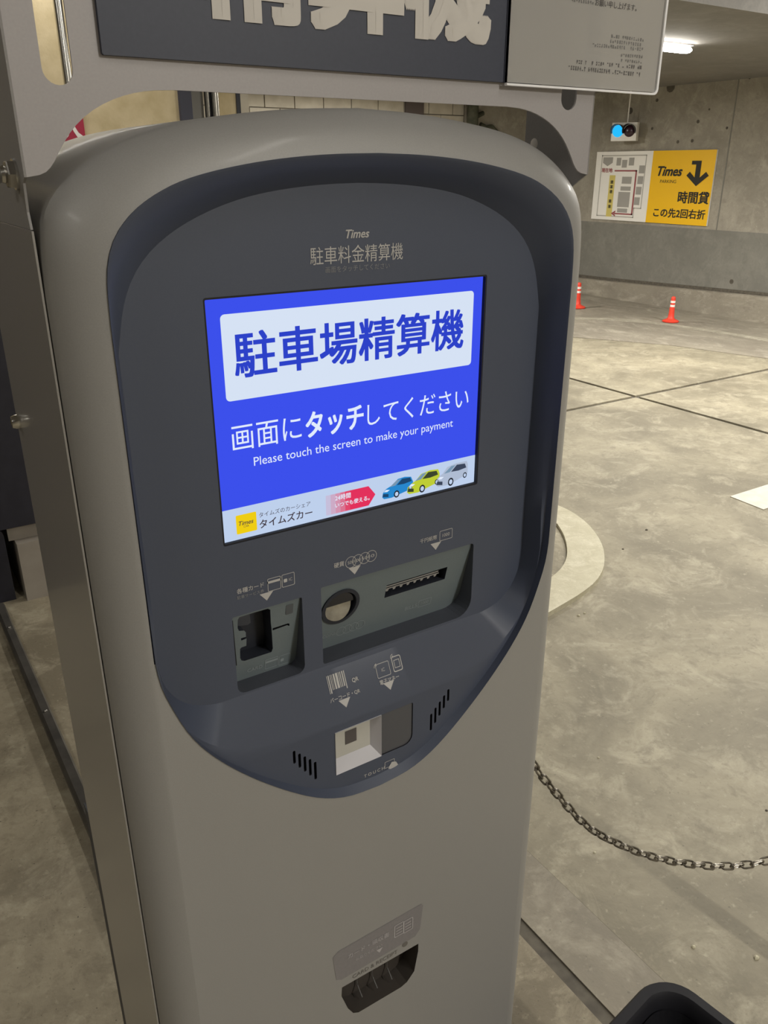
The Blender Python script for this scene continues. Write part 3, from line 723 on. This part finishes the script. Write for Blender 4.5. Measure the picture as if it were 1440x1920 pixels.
G().flat([rrect(bx0, bx1 - wd * .14, bz1 - h * .22, bz1 - h * .12, 0)], onS(BA, BB, -0.0010)).mesh('slot_lip', lightm, bs_)
G().flat([rrect(bx0, bx1 - wd * .12, bz1 - h * .40, bz1 - h * .31, 0)], onS(BA, BB, -0.0014)).mesh('slot_lip', lightm, bs_)
for i in range(8):
    x = bx0 + wd * (0.01 + 0.112 * i)
    G().flat([[(x, bz1 - h * .38), (x + wd * .055, bz1 - h * .38), (x + wd * .04, bz1 - h * .56), (x + wd * .01, bz1 - h * .56)]], onS(BA, BB, -0.0014)).mesh('tooth', lightm, bs_)
# coin slot: dark ring, polished lower half-disc, hinged dark upper half
coin = G().prism([coinL], onS(BA, BB), onS(BA, BB, -0.012), (False, True)).mesh('coin_slot', BLACK, mach, label='round polished coin slot')
rim = [(cc.x + 0.0238 * math.cos(a * .19635), cc.z + 0.0238 * math.sin(a * .19635)) for a in range(32)]
rin = [(cc.x + 0.0196 * math.cos(a * .19635), cc.z + 0.0196 * math.sin(a * .19635)) for a in range(32)]
G().prism([rim, rin], onS(BA, BB, 0.002), onS(BA, BB, -0.010)).mesh('slot_ring', DARK, coin, 40)
lo_ = [(cc.x - 0.0026 + 0.0182 * math.cos(math.radians(a)), cc.z + 0.001 + 0.0182 * math.sin(math.radians(a))) for a in range(180, 361, 10)]
cy_, cb_ = BA - 0.0015, BB
G().prism([lo_], lambda u, v: (u, BA + BB * v + 0.004 - 0.009 * max(0, (cc.z - v)) / 0.018, v), onS(BA, BB, -0.010)).mesh('coin_plate', noise_mat('coin_metal', (0.26, 0.25, 0.225), (0.40, 0.385, 0.345), 70, 0.3, 0.85), coin, 30)
up_ = [(cc.x - 0.0026 + 0.0182 * math.cos(math.radians(a)), cc.z + 0.004 + 0.0155 * math.sin(math.radians(a))) for a in range(0, 181, 10)]
G().prism([up_], onS(BA, BB, 0.0005), onS(BA, BB, -0.010)).mesh('coin_flap', mat('dark_chrome', (0.09, 0.09, 0.10), 0.25, 0.8), coin)
PK = lambda x, y: PBk(590 + x / 4.645, 1000 + y / 4.645)
def kt(s, pl, pr): ptext(s, (590 + pl[0] / 4.645, 1000 + pl[1] / 4.645), (590 + pr[0] / 4.645, 1000 + pr[1] / 4.645), FAINTP, cash, PBk, fK)
kt('COINS', (66, 905), (180, 868)); kt('BILLS', (785, 658), (890, 622))
card_icon((590 + 900/4.645, 1000 + 618/4.645), (590 + 1012/4.645, 1000 + 580/4.645), 0.0105, 0, '1000', cash, FAINTP, PBk, fK)
for i in range(4):
    p = PK(228 + 55 * i, 850 - 19 * i); r = 0.0063
    ci = [(p.x + r * math.cos(a * .2618), p.z + r * math.sin(a * .2618)) for a in range(24)]
    cj = [(p.x + (r - .0006) * math.cos(a * .2618), p.z + (r - .0006) * math.sin(a * .2618)) for a in range(24)]
    G().flat([ci, cj], onS(BA, BB, 0.0005 + i * 0.00004)).mesh('icon', FAINTP, cash)

# ---- code reader with white sloping frame, touch reader beside it
x0, x1, z0, z1 = -0.0535, 0.0075, H - 0.6345, H - 0.5765
ix0, ix1, iz0, iz1 = -0.0515, -0.0005, H - 0.6290, H - 0.5785
cfr = G(); yo, yi = BYb - 0.0012, BYb + 0.012
O4 = [(x0, yo, z0), (x1, yo, z0), (x1, yo, z1), (x0, yo, z1)]
I4 = [(ix0, yi, iz0 + 0.006), (ix1, yi, iz0 + 0.006), (ix1, yi, iz1), (ix0, yi, iz1)]
cfr.rings([[(x, BYb + 0.004, z) for x, y, z in O4], O4, I4])
cf = cfr.mesh('code_reader', WHITEP, mach, label='white framed code reader window')
G().flat([[(p[0], p[2]) for p in I4]], onY(yi - 0.0004)).mesh('reader_window', CREAMP, cf)
pr_ = [PY(645, 1372, yi), PY(667, 1371, yi), PY(668, 1388, yi), PY(647, 1395, yi)]
G().flat([rrect(pr_[0].x + 0.001, pr_[1].x + 0.0005, (pr_[2].z + pr_[3].z) / 2, pr_[0].z, 0)], onY(yi - 0.0009)).mesh('sensor', mat('sensor_brown', (0.085, 0.075, 0.075), 0.3), cf)
G().flat([NF_hole], onY(BYb + 0.0015)).mesh('touch_reader', mat('reader_face', (0.075, 0.077, 0.088), 0.25), mach, label='dark glossy touch reader')
G().prism([NF_hole], onY(BYb), onY(BYb + 0.003), (False, False)).mesh('reader_groove', BLACK, mach)

# ================================================================== SIGN BRACKET
br = thing('overhead_sign', (0, 0.672, H - 0.02), 'grey folded steel bracket carrying a dark sign with large pale characters above the machine', 'sign')
arch = mm([(-280,-6),(-268,-4),(-261,2),(-254,13),(-244,26),(-231,37),(-216,45),(-200,50.5),(-184,53.5),(-165,54.5)])
outer = [(-0.280, H + 0.30)] + smoothpl(arch, 1) + [(-x, z) for x, z in reversed(smoothpl(arch, 1))] + [(0.280, H + 0.30)]
def slotloop(xc): return rrect(xc - 0.0105, xc + 0.0105, H + 0.054, H + 0.200, 0.0104, 6)
plate = G().prism([outer, slotloop(-0.2485), slotloop(0.2455)], onY(0.668), onY(0.670)).mesh('front_plate', BRACK, br)
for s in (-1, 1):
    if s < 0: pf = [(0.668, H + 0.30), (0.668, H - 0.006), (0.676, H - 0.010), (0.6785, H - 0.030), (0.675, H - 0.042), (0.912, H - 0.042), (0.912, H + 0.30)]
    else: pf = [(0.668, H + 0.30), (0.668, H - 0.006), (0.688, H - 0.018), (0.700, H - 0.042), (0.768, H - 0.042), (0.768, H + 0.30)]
    G().prism([pf], (lambda u, v: (s * 0.2800, u, v)), (lambda u, v: (s * 0.2818, u, v))).mesh('side_flange', FLANGE_SHADE, br)
b_ = PX(30, 327, -0.282)
bolt = G().lathe([(0.011, 0), (0.011, -0.002), (0.0065, -0.002)] + [(0.0065 if k % 2 else 0.0056, -0.002 - 0.0022 * k) for k in range(1, 9)] + [(0.004, -0.022)], (-0.2818, b_.y, b_.z), 0, 14).mesh('bolt', CHROME, br, 30)
G().lathe([(0.0105, 0), (0.0105, -0.006), (0.0095, -0.007)], (-0.2819, b_.y, b_.z), 0, 6).mesh('nut', STEEL, br)
h_ = PX(1000, 270, 0.279)
G().lathe([(0.0, -0.0012), (0.0045, -0.0010), (0.0060, 0.0)], (0.2800, h_.y, h_.z), 0, 14).mesh('rivet', LETTER, br, 40)
board = G().prism([rrect(-0.217, 0.205, H + 0.0745, H + 0.29, 0.001, 1)], onY(0.664), onY(0.6682)).mesh('sign_board', NAVY, br, label='dark slate sign board with large pale characters')
text('精算機', (-0.146, 0.1365, H + 0.1030, H + 0.197), onY(0.6634), LETTER, board, 0.042)

# ---- acrylic flyer holder with a sheet of notice paper
def glass_mat():
    m = bpy.data.materials.new('clear_acrylic'); m.use_nodes = True; nt = m.node_tree; nt.nodes.remove(nt.nodes['Principled BSDF'])
    t = nd(m, 'ShaderNodeBsdfTransparent'); t.inputs[0].default_value = (0.97, 0.975, 0.975, 1)
    g = nd(m, 'ShaderNodeBsdfGlossy'); g.inputs[1].default_value = 0.06
    x = nd(m, 'ShaderNodeMixShader'); x.inputs[0].default_value = 0.05
    nt.links.new(t.outputs[0], x.inputs[1]); nt.links.new(g.outputs[0], x.inputs[2])
    nt.links.new(x.outputs[0], nt.nodes['Material Output'].inputs[0]); return m
def paper_mat():
    m = bpy.data.materials.new('notice_paper'); m.use_nodes = True; nt = m.node_tree; b = nt.nodes['Principled BSDF']
    b.inputs['Base Color'].default_value = (0.62, 0.595, 0.575, 1); b.inputs['Roughness'].default_value = 0.6
    tr = nd(m, 'ShaderNodeBsdfTranslucent'); tr.inputs[0].default_value = (0.85, 0.82, 0.76, 1)
    mx = nd(m, 'ShaderNodeMixShader'); mx.inputs[0].default_value = 0.32
    nt.links.new(b.outputs[0], mx.inputs[1]); nt.links.new(tr.outputs[0], mx.inputs[2])
    nt.links.new(mx.outputs[0], nt.nodes['Material Output'].inputs[0]); return m
fh = thing('flyer_holder', (0.26, 0.660, H + 0.1), 'clear acrylic holder with a pale notice sheet hung beside the dark sign', 'holder')
hx0, hx1, hz0, hz1 = 0.1565, 0.3655, H + 0.0735, H + 0.32
G().prism([rrect(hx0, hx1, hz0, hz1, (0.0005, 0.005, 0.005, 0.0005), 4)], onY(0.6602), onY(0.6610)).mesh('acrylic_front', glass_mat(), fh)
RIM = mat('acrylic_edge_gleam', (0.93, 0.93, 0.95), 0.15)  # edge-lit gleam of the clear acrylic put into a white colour
rb = RIM.node_tree.nodes['Principled BSDF']; rb.inputs['Subsurface Weight'].default_value = 0.0
rimo = rrect(hx0, hx1 + 0.0018, hz0 - 0.0016, hz1, (0.0005, 0.006, 0.005, 0.0005), 4); rimi = rrect(hx0, hx1 - 0.0010, hz0 + 0.0003, hz1 - 0.0005, (0.0003, 0.0048, 0.0048, 0.0003), 4)
G().prism([rimo, rimi], onY(0.6600), onY(0.6636)).mesh('acrylic_edge_gleam', RIM, fh, 40)
pap = G().prism([rrect(hx0 + 0.001, hx1 - 0.001, hz0 + 0.0012, hz1 - 0.002, 0.001, 1)], onY(0.6622), onY(0.6625)).mesh('notice_sheet', paper_mat(), fh, label='pale notice sheet with small print')
PF = lambda x, y: PY(x, y, 0.662)
INK = mat('notice_ink', (0.16, 0.15, 0.15), 0.6); INK2 = mat('notice_ink_pale', (0.27, 0.26, 0.255), 0.6)
def Zf(x, y): return (940 + x / 4.235, y / 4.235)
ptext('お願い申し上げます。', Zf(745, 20), Zf(1075, 62), INK, pap, PF, onY(0.6620), bold=0.01)
rnd = random.Random(3)
for (xa, ya, xb, yb, h_) in ((560, -2, 740, 22, 22), (875, 285, 1138, 318, 22), (865, 325, 1135, 358, 24), (725, 355, 1132, 392, 24), (950, 437, 1128, 450, 22), (950, 478, 1122, 492, 20),
                             (580, 488, 1118, 535, 26), (535, 535, 1110, 592, 30)):
    n_ = int((xb - xa) / 17); vs_, fs_ = G(), None
    gg = G()
    for i in range(n_):
        f = i / n_; x = xa + (xb - xa) * f; y = ya + (yb - ya) * f
        if rnd.random() < 0.1: continue
        A = PF(*Zf(x, y)); B = PF(*Zf(x + 12, y)); s = h_ / 4.235 * 0.00044
        for k in range(3):                    # short strokes: the print is too small to read
            if rnd.random() < 0.25: continue
            zz = A.z + s * (0.4 - 0.4 * k)
            gg.flat([rrect(A.x, B.x - rnd.random() * 0.0008, zz - 0.0007, zz + 0.0004, 0)], onY(0.6620))
        if rnd.random() < 0.7:
            xm = A.x + (B.x - A.x) * rnd.random() * .8
            gg.flat([rrect(xm, xm + 0.0007, A.z - s * .7, A.z + s * .6, 0)], onY(0.66195))
    gg.mesh('print_line', INK if h_ > 25 else INK2, pap, kind='stuff')

# ================================================================== WALL SIGN, SIGNAL, CONES
X_ = WX - 0.02
sg = thing('wall_sign', (X_, 7.3, 1.4), 'yellow and white parking direction sign with a map on the far wall', 'sign')
tl, tr_, bl2, br2 = PX(1119, 287, X_), PX(1343, 278, X_), PX(1109, 412, X_), PX(1327, 422, X_)
sy0, sy1 = (tl.y + bl2.y) / 2, (tr_.y + br2.y) / 2; sz1, sz0 = (tl.z + tr_.z) / 2, (bl2.z + br2.z) / 2
fW = lambda d: (lambda u, v: (X_ - d, sy0 + (sy1 - sy0) * u, sz0 + (sz1 - sz0) * v))
G().box((X_, sy1, sz0), (WX, sy0, sz1)).mesh('sign_back', SWHITE, sg)
ym = PX(1218, 350, X_).y; um = (ym - sy0) / (sy1 - sy0)
rc_ = lambda a, b, c, d: [(a, c), (b, c), (b, d), (a, d)]
yp = G().flat([rc_(um, 1, 0, 1)], fW(0.002)).mesh('yellow_panel', YELLOW, sg)
mp_ = G().flat([rc_(0, um, 0, 1)], fW(0.002)).mesh('map_panel', SWHITE, sg)
sl = lambda s, u0, u1, v0, v1, m=SINK, p=yp, **kw: text(s, (u0, u1, v0, v1), fW(0.004), m, p, **kw)
sl('Times', um + .055, um + .255, .655, .79, bold=0.03, shear=0.28)
sl('PARKING', um + .085, um + .215, .56, .605, SINK, bold=0.0)
sl('時間貸', um + .245, um + .485, .29, .455, bold=0.03)
sl('この先2回右折', um + .06, um + .475, .085, .215, bold=0.025)
def wpoly(pts, m, p, d=0.004, name='map_shape'): G().flat([pts], fW(d)).mesh(name, m, p)
ax = um + .375
wpoly([(ax - .055, .86), (ax + .018, .86), (ax + .018, .81), (ax - .055, .81)], SINK, yp, name='arrow')
wpoly([(ax - .020, .86), (ax + .018, .86), (ax + .018, .56), (ax - .020, .56)], SINK, yp, 0.0045, 'arrow')
wpoly([(ax - .001, .525), (ax - .085, .665), (ax - .062, .715), (ax - .001, .605), (ax + .062, .715), (ax + .085, .665)], SINK, yp, 0.005, 'arrow')
# map drawing
F1 = lambda u, v: (u * um, v)
def bar(u0, u1, v0, v1, m=SGREY, d=0.004): wpoly([F1(*p) for p in rc_(u0, u1, v0, v1)], m, mp_, d)
for l in ((.10, .90, .935, .95), (.10, .115, .05, .95), (.885, .90, .19, .95), (.10, .78, .05, .065), (.765, .78, .05, .2), (.765, .90, .185, .2)): bar(*l, m=SLINE, d=0.003)
wpoly([F1(*p) for p in ((.13, .92), (.31, .92), (.31, .84), (.22, .79), (.13, .84))], SGREY, mp_)
for l in ((.38, .46, .80, .91), (.48, .57, .77, .88), (.60, .69, .80, .91), (.79, .885, .69, .80), (.785, .88, .54, .65), (.775, .87, .39, .50), (.765, .86, .24, .35),
          (.51, .68, .54, .64), (.50, .68, .44, .50), (.47, .68, .20, .42), (.48, .66, .12, .18)): bar(*l)
for l in ((.36, .76, .715, .735), (.735, .76, .09, .735), (.42, .76, .09, .11)): bar(*l, m=SRED, d=0.0045)
wpoly([F1(*p) for p in ((.37, .10), (.45, .145), (.45, .12), (.41, .10), (.45, .08), (.45, .055))], SRED, mp_, 0.005)
text('現在地', (um * .12, um * .32, .70, .765), fW(0.0045), SRED, mp_, 0.03)
bar(.28, .385, .05, .66, SMAPY)
for i, v in enumerate((.56, .49, .42, .28, .20)):
    gg = G()
    for k in range(3): gg.flat([[F1(*p) for p in rc_(.305, .36, v + .016 * k - .02, v + .016 * k - .011)]], fW(0.0055))
    gg.flat([[F1(*p) for p in rc_(.325, .342, v - .022, v + .025)]], fW(0.006)); gg.mesh('map_mark', SINK, mp_)

# two-lens signal lamp
c0 = PX(1170, 247, WX - 0.22)
sig = thing('signal_lamp', c0, 'small two-lens signal lamp with its left lens lit blue, above the wall sign', 'traffic light')
ROOT[sig] = Vector((0, 0, 0)); sig.location = c0
rz = math.radians(28)
sig.rotation_euler = (0, 0, rz)
sw, sh = 0.305, 0.205                          # local: faces -x, width along y
G().box((0, -sw/2, -sh/2), (0.11, sw/2, sh/2)).mesh('lamp_box', SWHITE, sig)
for yy, m, nm in ((0.075, emis('blue_lens', lin(40, 190, 255), 1.0), 'lit_lens'), (-0.065, mat('dark_red_lens', (0.045, 0.020, 0.030), 0.25), 'dark_lens')):
    G().lathe([(0.0, -0.030), (0.035, -0.026), (0.062, -0.012), (0.068, 0.0)], (0.0, yy, 0.008), 0, 20).mesh(nm, m, sig, 50)
    hd = G(); n_ = 14; ri = [[], [], [], []]
    for k in range(n_ + 1):
        a = math.radians(-20 + 220 * k / n_)
        for j, (r, d) in enumerate(((0.078, 0.0), (0.078, -0.10), (0.073, -0.10), (0.073, 0.0))):
            ri[j].append((d * (0.55 + 0.45 * math.sin(max(0, a))) , yy + r * math.cos(a), 0.008 + r * math.sin(a)))
    hd.rings(ri, False).mesh('hood', mat('hood_black', (0.02, 0.02, 0.025), 0.5), sig, 40)
G().tube([(0.05, -0.02, sh/2), (0.05, -0.02, 2.49 - c0.z)], 0.008, 8).mesh('cord', SWHITE, sig, 40)
slab('wall_arm', 0.11, 0.16, -0.03, 0.03, -0.03, 0.03, STEEL, sig)

# delineator posts
def post(px, py, lab):
    c = PZ(px, py, 0.010); t = thing('delineator_post', c, lab, 'traffic cone', 'orange posts along the far wall')
    d = (c - CAM).dot(RF); s = 46.0 * d / F
    s = s / 0.27
    prof = [(0.088, 0.0), (0.090, 0.010), (0.080, 0.016), (0.045, 0.030), (0.034, 0.045), (0.029, 0.10), (0.027, 0.155)]
    B = c
    G().lathe([(r * s, h * s) for r, h in prof + [(0.0255, 0.155), (0.024, 0.25), (0.022, 0.262), (0.010, 0.27)]], B, 2, 20).mesh('post_body', ORANGE, t, 50)
    for z0_, z1_ in ((0.160, 0.183), (0.203, 0.226)):
        G().lathe([(0.0262 * s, z0_ * s), (0.0262 * s, z1_ * s)], B, 2, 20).mesh('reflective_band', BAND, t, 50)
post(1257, 603, 'small orange post with two white bands standing clear right of the machine')
post(1082, 577, 'small orange post with two white bands, half hidden behind the machine edge')

# painted stripe and kerb of the traffic island
G().prism([[(3.30, 2.365), (6.2, 2.345), (6.2, 2.14), (3.285, 2.16)]], lambda u, v: (u, v, 0.004), lambda u, v: (u, v, 0.0005)).mesh('road_stripe', WPAINT, fl)
KZ = 0.022
ko = [(1045, 947), (1060, 953), (1075, 961), (1100, 979), (1120, 1003), (1131, 1025), (1134, 1045), (1132, 1066), (1118, 1090), (1090, 1112), (1060, 1130), (1027, 1149)]
ki = [(1045, 982), (1054, 996), (1061, 1012), (1064, 1032), (1062, 1048), (1055, 1062), (1045, 1073), (1031, 1084)]
W2 = lambda p, z: (PZ(p[0], p[1], z).x, PZ(p[0], p[1], z).y)
ko = [W2(p, KZ) for p in ko]; ki = [W2(p, KZ) for p in ki]
ko = smoothpl(ko, 1); ki = smoothpl(ki, 1)
ko2 = [(ko[0][0] + 0.02, 4.6)] + ko + [(0.78, ko[-1][1] - 0.06)]
ki2 = [(ki[0][0] + 0.02, 4.6)] + ki + [(0.78, ko[-1][1] + 0.16)]
kb = thing('island_kerb', (1.9, 2.3, 0), 'pale rounded concrete kerb of the traffic island behind the machine', 'kerb')
G().prism([ko2 + ki2[::-1]], lambda u, v: (u, v, KZ), lambda u, v: (u, v, 0.0)).mesh('kerb_edge', KERBM, kb, 30)
G().prism([ki2 + [(0.78, 4.6)]], lambda u, v: (u, v, 0.008), lambda u, v: (u, v, 0.0)).mesh('island_top', FLOORM, kb)

# ================================================================== CHAIN
ch = thing('chain', (0.5, 0.7, 0.6), 'thin steel link chain sagging from the right side of the machine', 'chain')
A0 = PY(985, 1412, 0.745); B0 = PZ(1440, 1613, 0.455)
nrm = Vector((-(B0.y - A0.y), B0.x - A0.x, 0)).normalized(); dd = nrm.dot(A0)
def PCH(px, py):
    r = ray(px, py); return CAM + r * ((dd - nrm.dot(CAM)) / nrm.dot(r))
cp = [(985, 1412), (1000, 1434), (1020, 1461), (1043, 1487), (1062, 1510), (1085, 1535), (1112, 1558), (1145, 1576), (1190, 1596), (1228, 1608), (1265, 1616), (1300, 1621), (1335, 1624), (1372, 1624), (1405, 1621), (1440, 1614), (1480, 1602), (1530, 1578), (1590, 1540), (1650, 1490), (1700, 1430)]
cw = smoothpl([tuple(PCH(*p)) for p in cp], 0)
def rs3(pl, step):
    out = [Vector(pl[0])]; acc = 0
    for a, b in zip(pl, pl[1:]):
        a, b = Vector(a), Vector(b); L = (b - a).length; t = step - acc
        while t <= L: out.append(a + (b - a) * (t / L)); t += step
        acc = L - (t - step)
    return out
PITCH = 0.0195; lk = rs3([Vector(p) for p in cw], PITCH)
def link_mesh(wire=0.0019, half=0.0122, rad=0.0060, n=10, m=6):
    pts = []
    for k in range(n):
        a = -math.pi/2 + math.pi * k / (n - 1); pts.append((half - rad + rad * math.cos(a), rad * math.sin(a)))
    for k in range(n):
        a = math.pi/2 + math.pi * k / (n - 1); pts.append((-(half - rad) + rad * math.cos(a), rad * math.sin(a)))
    N = len(pts); rr = []
    for i in range(N):
        p = Vector((*pts[i], 0)); d = (Vector((*pts[(i+1) % N], 0)) - Vector((*pts[i-1], 0))).normalized(); u = Vector((-d.y, d.x, 0))
        rr.append([p + (u * math.cos(2*math.pi*k/m) + Vector((0, 0, 1)) * math.sin(2*math.pi*k/m)) * wire for k in range(m)])
    return G().rings(rr + [rr[0]], True)
lm = None
for i in range(len(lk) - 1):
    p = (lk[i] + lk[i + 1]) / 2; d = (lk[i + 1] - lk[i]).normalized()
    if lm is None:
        o = link_mesh().mesh('link', CHAINM, None, 60); lm = o.data; o.parent = ch
    else:
        o = bpy.data.objects.new('link', lm); COL.objects.link(o); o.parent = ch
    up = Vector((0, 0, 1)); side = d.cross(up).normalized(); up = side.cross(d)
    if i % 2: z_, y_ = side, up
    else: z_, y_ = up, -side
    z_ = (Matrix.Rotation(0.35, 3, d) @ z_); y_ = z_.cross(d)
    R_ = Matrix((d, y_, z_)).transposed().to_4x4(); R_.translation = p - ROOT[ch]
    o.matrix_local = R_
pe = lk[-1]
cpo = thing('chain_post', (pe.x + 0.03, pe.y, 0), 'grey steel post holding the far end of the thin chain', 'post')
G().tube([(pe.x + 0.045, pe.y, 0.012), (pe.x + 0.045, pe.y, pe.z + 0.05)], 0.022, 16).mesh('post_body', STEEL, cpo, 40)
G().lathe([(0.03, 0.0), (0.03, 0.008), (0.024, 0.014)], (pe.x + 0.045, pe.y, 0), 2, 20).mesh('base_plate', STEEL, cpo, 40)
G().tube([(pe.x + 0.013, pe.y, pe.z), (pe.x + 0.025, pe.y, pe.z)], 0.003, 8).mesh('hook', CHROME, cpo, 40)
ey = G().tube([(0.2816, A0.y, A0.z + 0.004), (0.300, A0.y, A0.z + 0.004), (A0.x, A0.y, A0.z)], 0.003, 8)
ey.mesh('eye_bolt', CHROME, ch, 40)

# ================================================================== BLACK BIN, RAIL, CABINET
BT = 0.33
pr0 = [PZ(x, y, BT) for x, y in ((1215, 1846), (1362, 1906))]
bxr = PZ(1362, 1906, BT).x - 0.004; byr = PZ(1170, 1868, BT).y - 0.004
bn = thing('open_bin', (bxr - 0.19, byr - 0.15, 0), 'black open-topped bin with a rounded corner at the right foot of the machine', 'bin')
BRZ = math.radians(8)
def br_(ins, r):
    l = rrect(bxr - 0.37 + ins, bxr - ins, byr - 0.30 + ins, byr - ins, r, 8)
    return [(bxr - 0.07 + (x - bxr + 0.07) * math.cos(BRZ) - (y - byr + 0.06) * math.sin(BRZ), byr - 0.06 + (x - bxr + 0.07) * math.sin(BRZ) + (y - byr + 0.06) * math.cos(BRZ)) for x, y in l]
def ring(ins, r, z): return [(x, y, z) for x, y in br_(ins, r)]
G().rings([ring(0.035, .04, 0.0), ring(0.012, .055, BT - 0.03)], True, True).rings([ring(0.030, .045, BT - 0.03), ring(0.05, .03, 0.03)], True, False, True).mesh('bin_body', RUBBER, bn, 40)
G().rings([ring(0.006, .060, BT - 0.034), ring(0.0, .066, BT - 0.028), ring(0.0, .066, BT - 0.008), ring(0.005, .062, BT), ring(0.020, .052, BT), ring(0.026, .047, BT - 0.007), ring(0.028, .046, BT - 0.034), ring(0.006, .060, BT - 0.034)]).mesh('bin_rim', RIMM, bn, 40)

rx = -0.150
rl = thing('floor_rail', (rx, 2.4, 0), 'dark metal rail lying along the floor left of the machine', 'rail')
G().rings([[(rx - 0.020, y, 0.0), (rx - 0.020, y, 0.022), (rx - 0.012, y, 0.030), (rx + 0.010, y, 0.030), (rx + 0.016, y, 0.022), (rx + 0.018, y, 0.0)] for y in (1.0, 3.17)], True, True, True).mesh('rail_body', RAILM, rl, 30)
for y in (1.75, 2.35, 2.95):
    G().lathe([(0.006, 0.030), (0.006, 0.034), (0.003, 0.036)], (rx - 0.002, y, 0), 2, 8).mesh('rail_bolt', STEEL, rl)

cx = PY(37, 1050, 3.19).x; zt_ = PY(37, 1020, 3.19).z; zb_ = PY(30, 985, 3.22).z
cbt = thing('black_cabinet', (-0.5, 3.5, 0), 'black cabinet on pale grey plinth blocks behind the machine at left', 'cabinet')
G().prism([rrect(-0.95, 0.55, zb_, 1.50, 0.01, 2)], onY(3.20), onY(3.85)).mesh('cabinet_body', BLACKCAB, cbt)
G().box((cx, 3.19, 0), (0.45, 3.80, zt_)).mesh('plinth_block', GREYBOX, cbt)
G().box((cx - 0.02, 3.24, zt_), (0.45, 3.80, zb_)).mesh('plinth_cap', GREYBOX, cbt)
G().rings([[(cx - 0.01, 3.22, 0.0), (cx - 0.01, 3.22, zt_), (cx - 0.09, 3.26, zb_), (cx - 0.12, 3.5, zb_), (cx - 0.05, 3.26, 0.0)]], True, True, True)
G().prism([rrect(-0.90, cx - 0.035, 0.0, zb_, (0.0, 0.0, 0.04, 0.0), 4)], onY(3.23), onY(3.8)).mesh('foot_block', BLACKCAB, cbt)

# bits of grit lying on the slabs
for i, (x, y) in enumerate(((1122, 1421), (1300, 1776), (1418, 1796), (1115, 1599), (1096, 1150), (1085, 1155), (1437, 1520), (1168, 1030), (1212, 994))):
    p = PZ(x, y, 0.0); r = 0.0035 + 0.0012 * (i % 3)
    G().rings([[(p.x + r * k * math.cos(a) * (1 + .3 * ((i + j) % 2)), p.y + r * k * math.sin(a), z) for j, a in enumerate((0, 1.1, 2.3, 3.4, 4.6, 5.5))] for k, z in ((1, 0.0), (0.9, r * 0.6), (0.4, r))], True, True, True).mesh('grit', KERBM if i not in (6, 7, 8) else JOINT, fl)
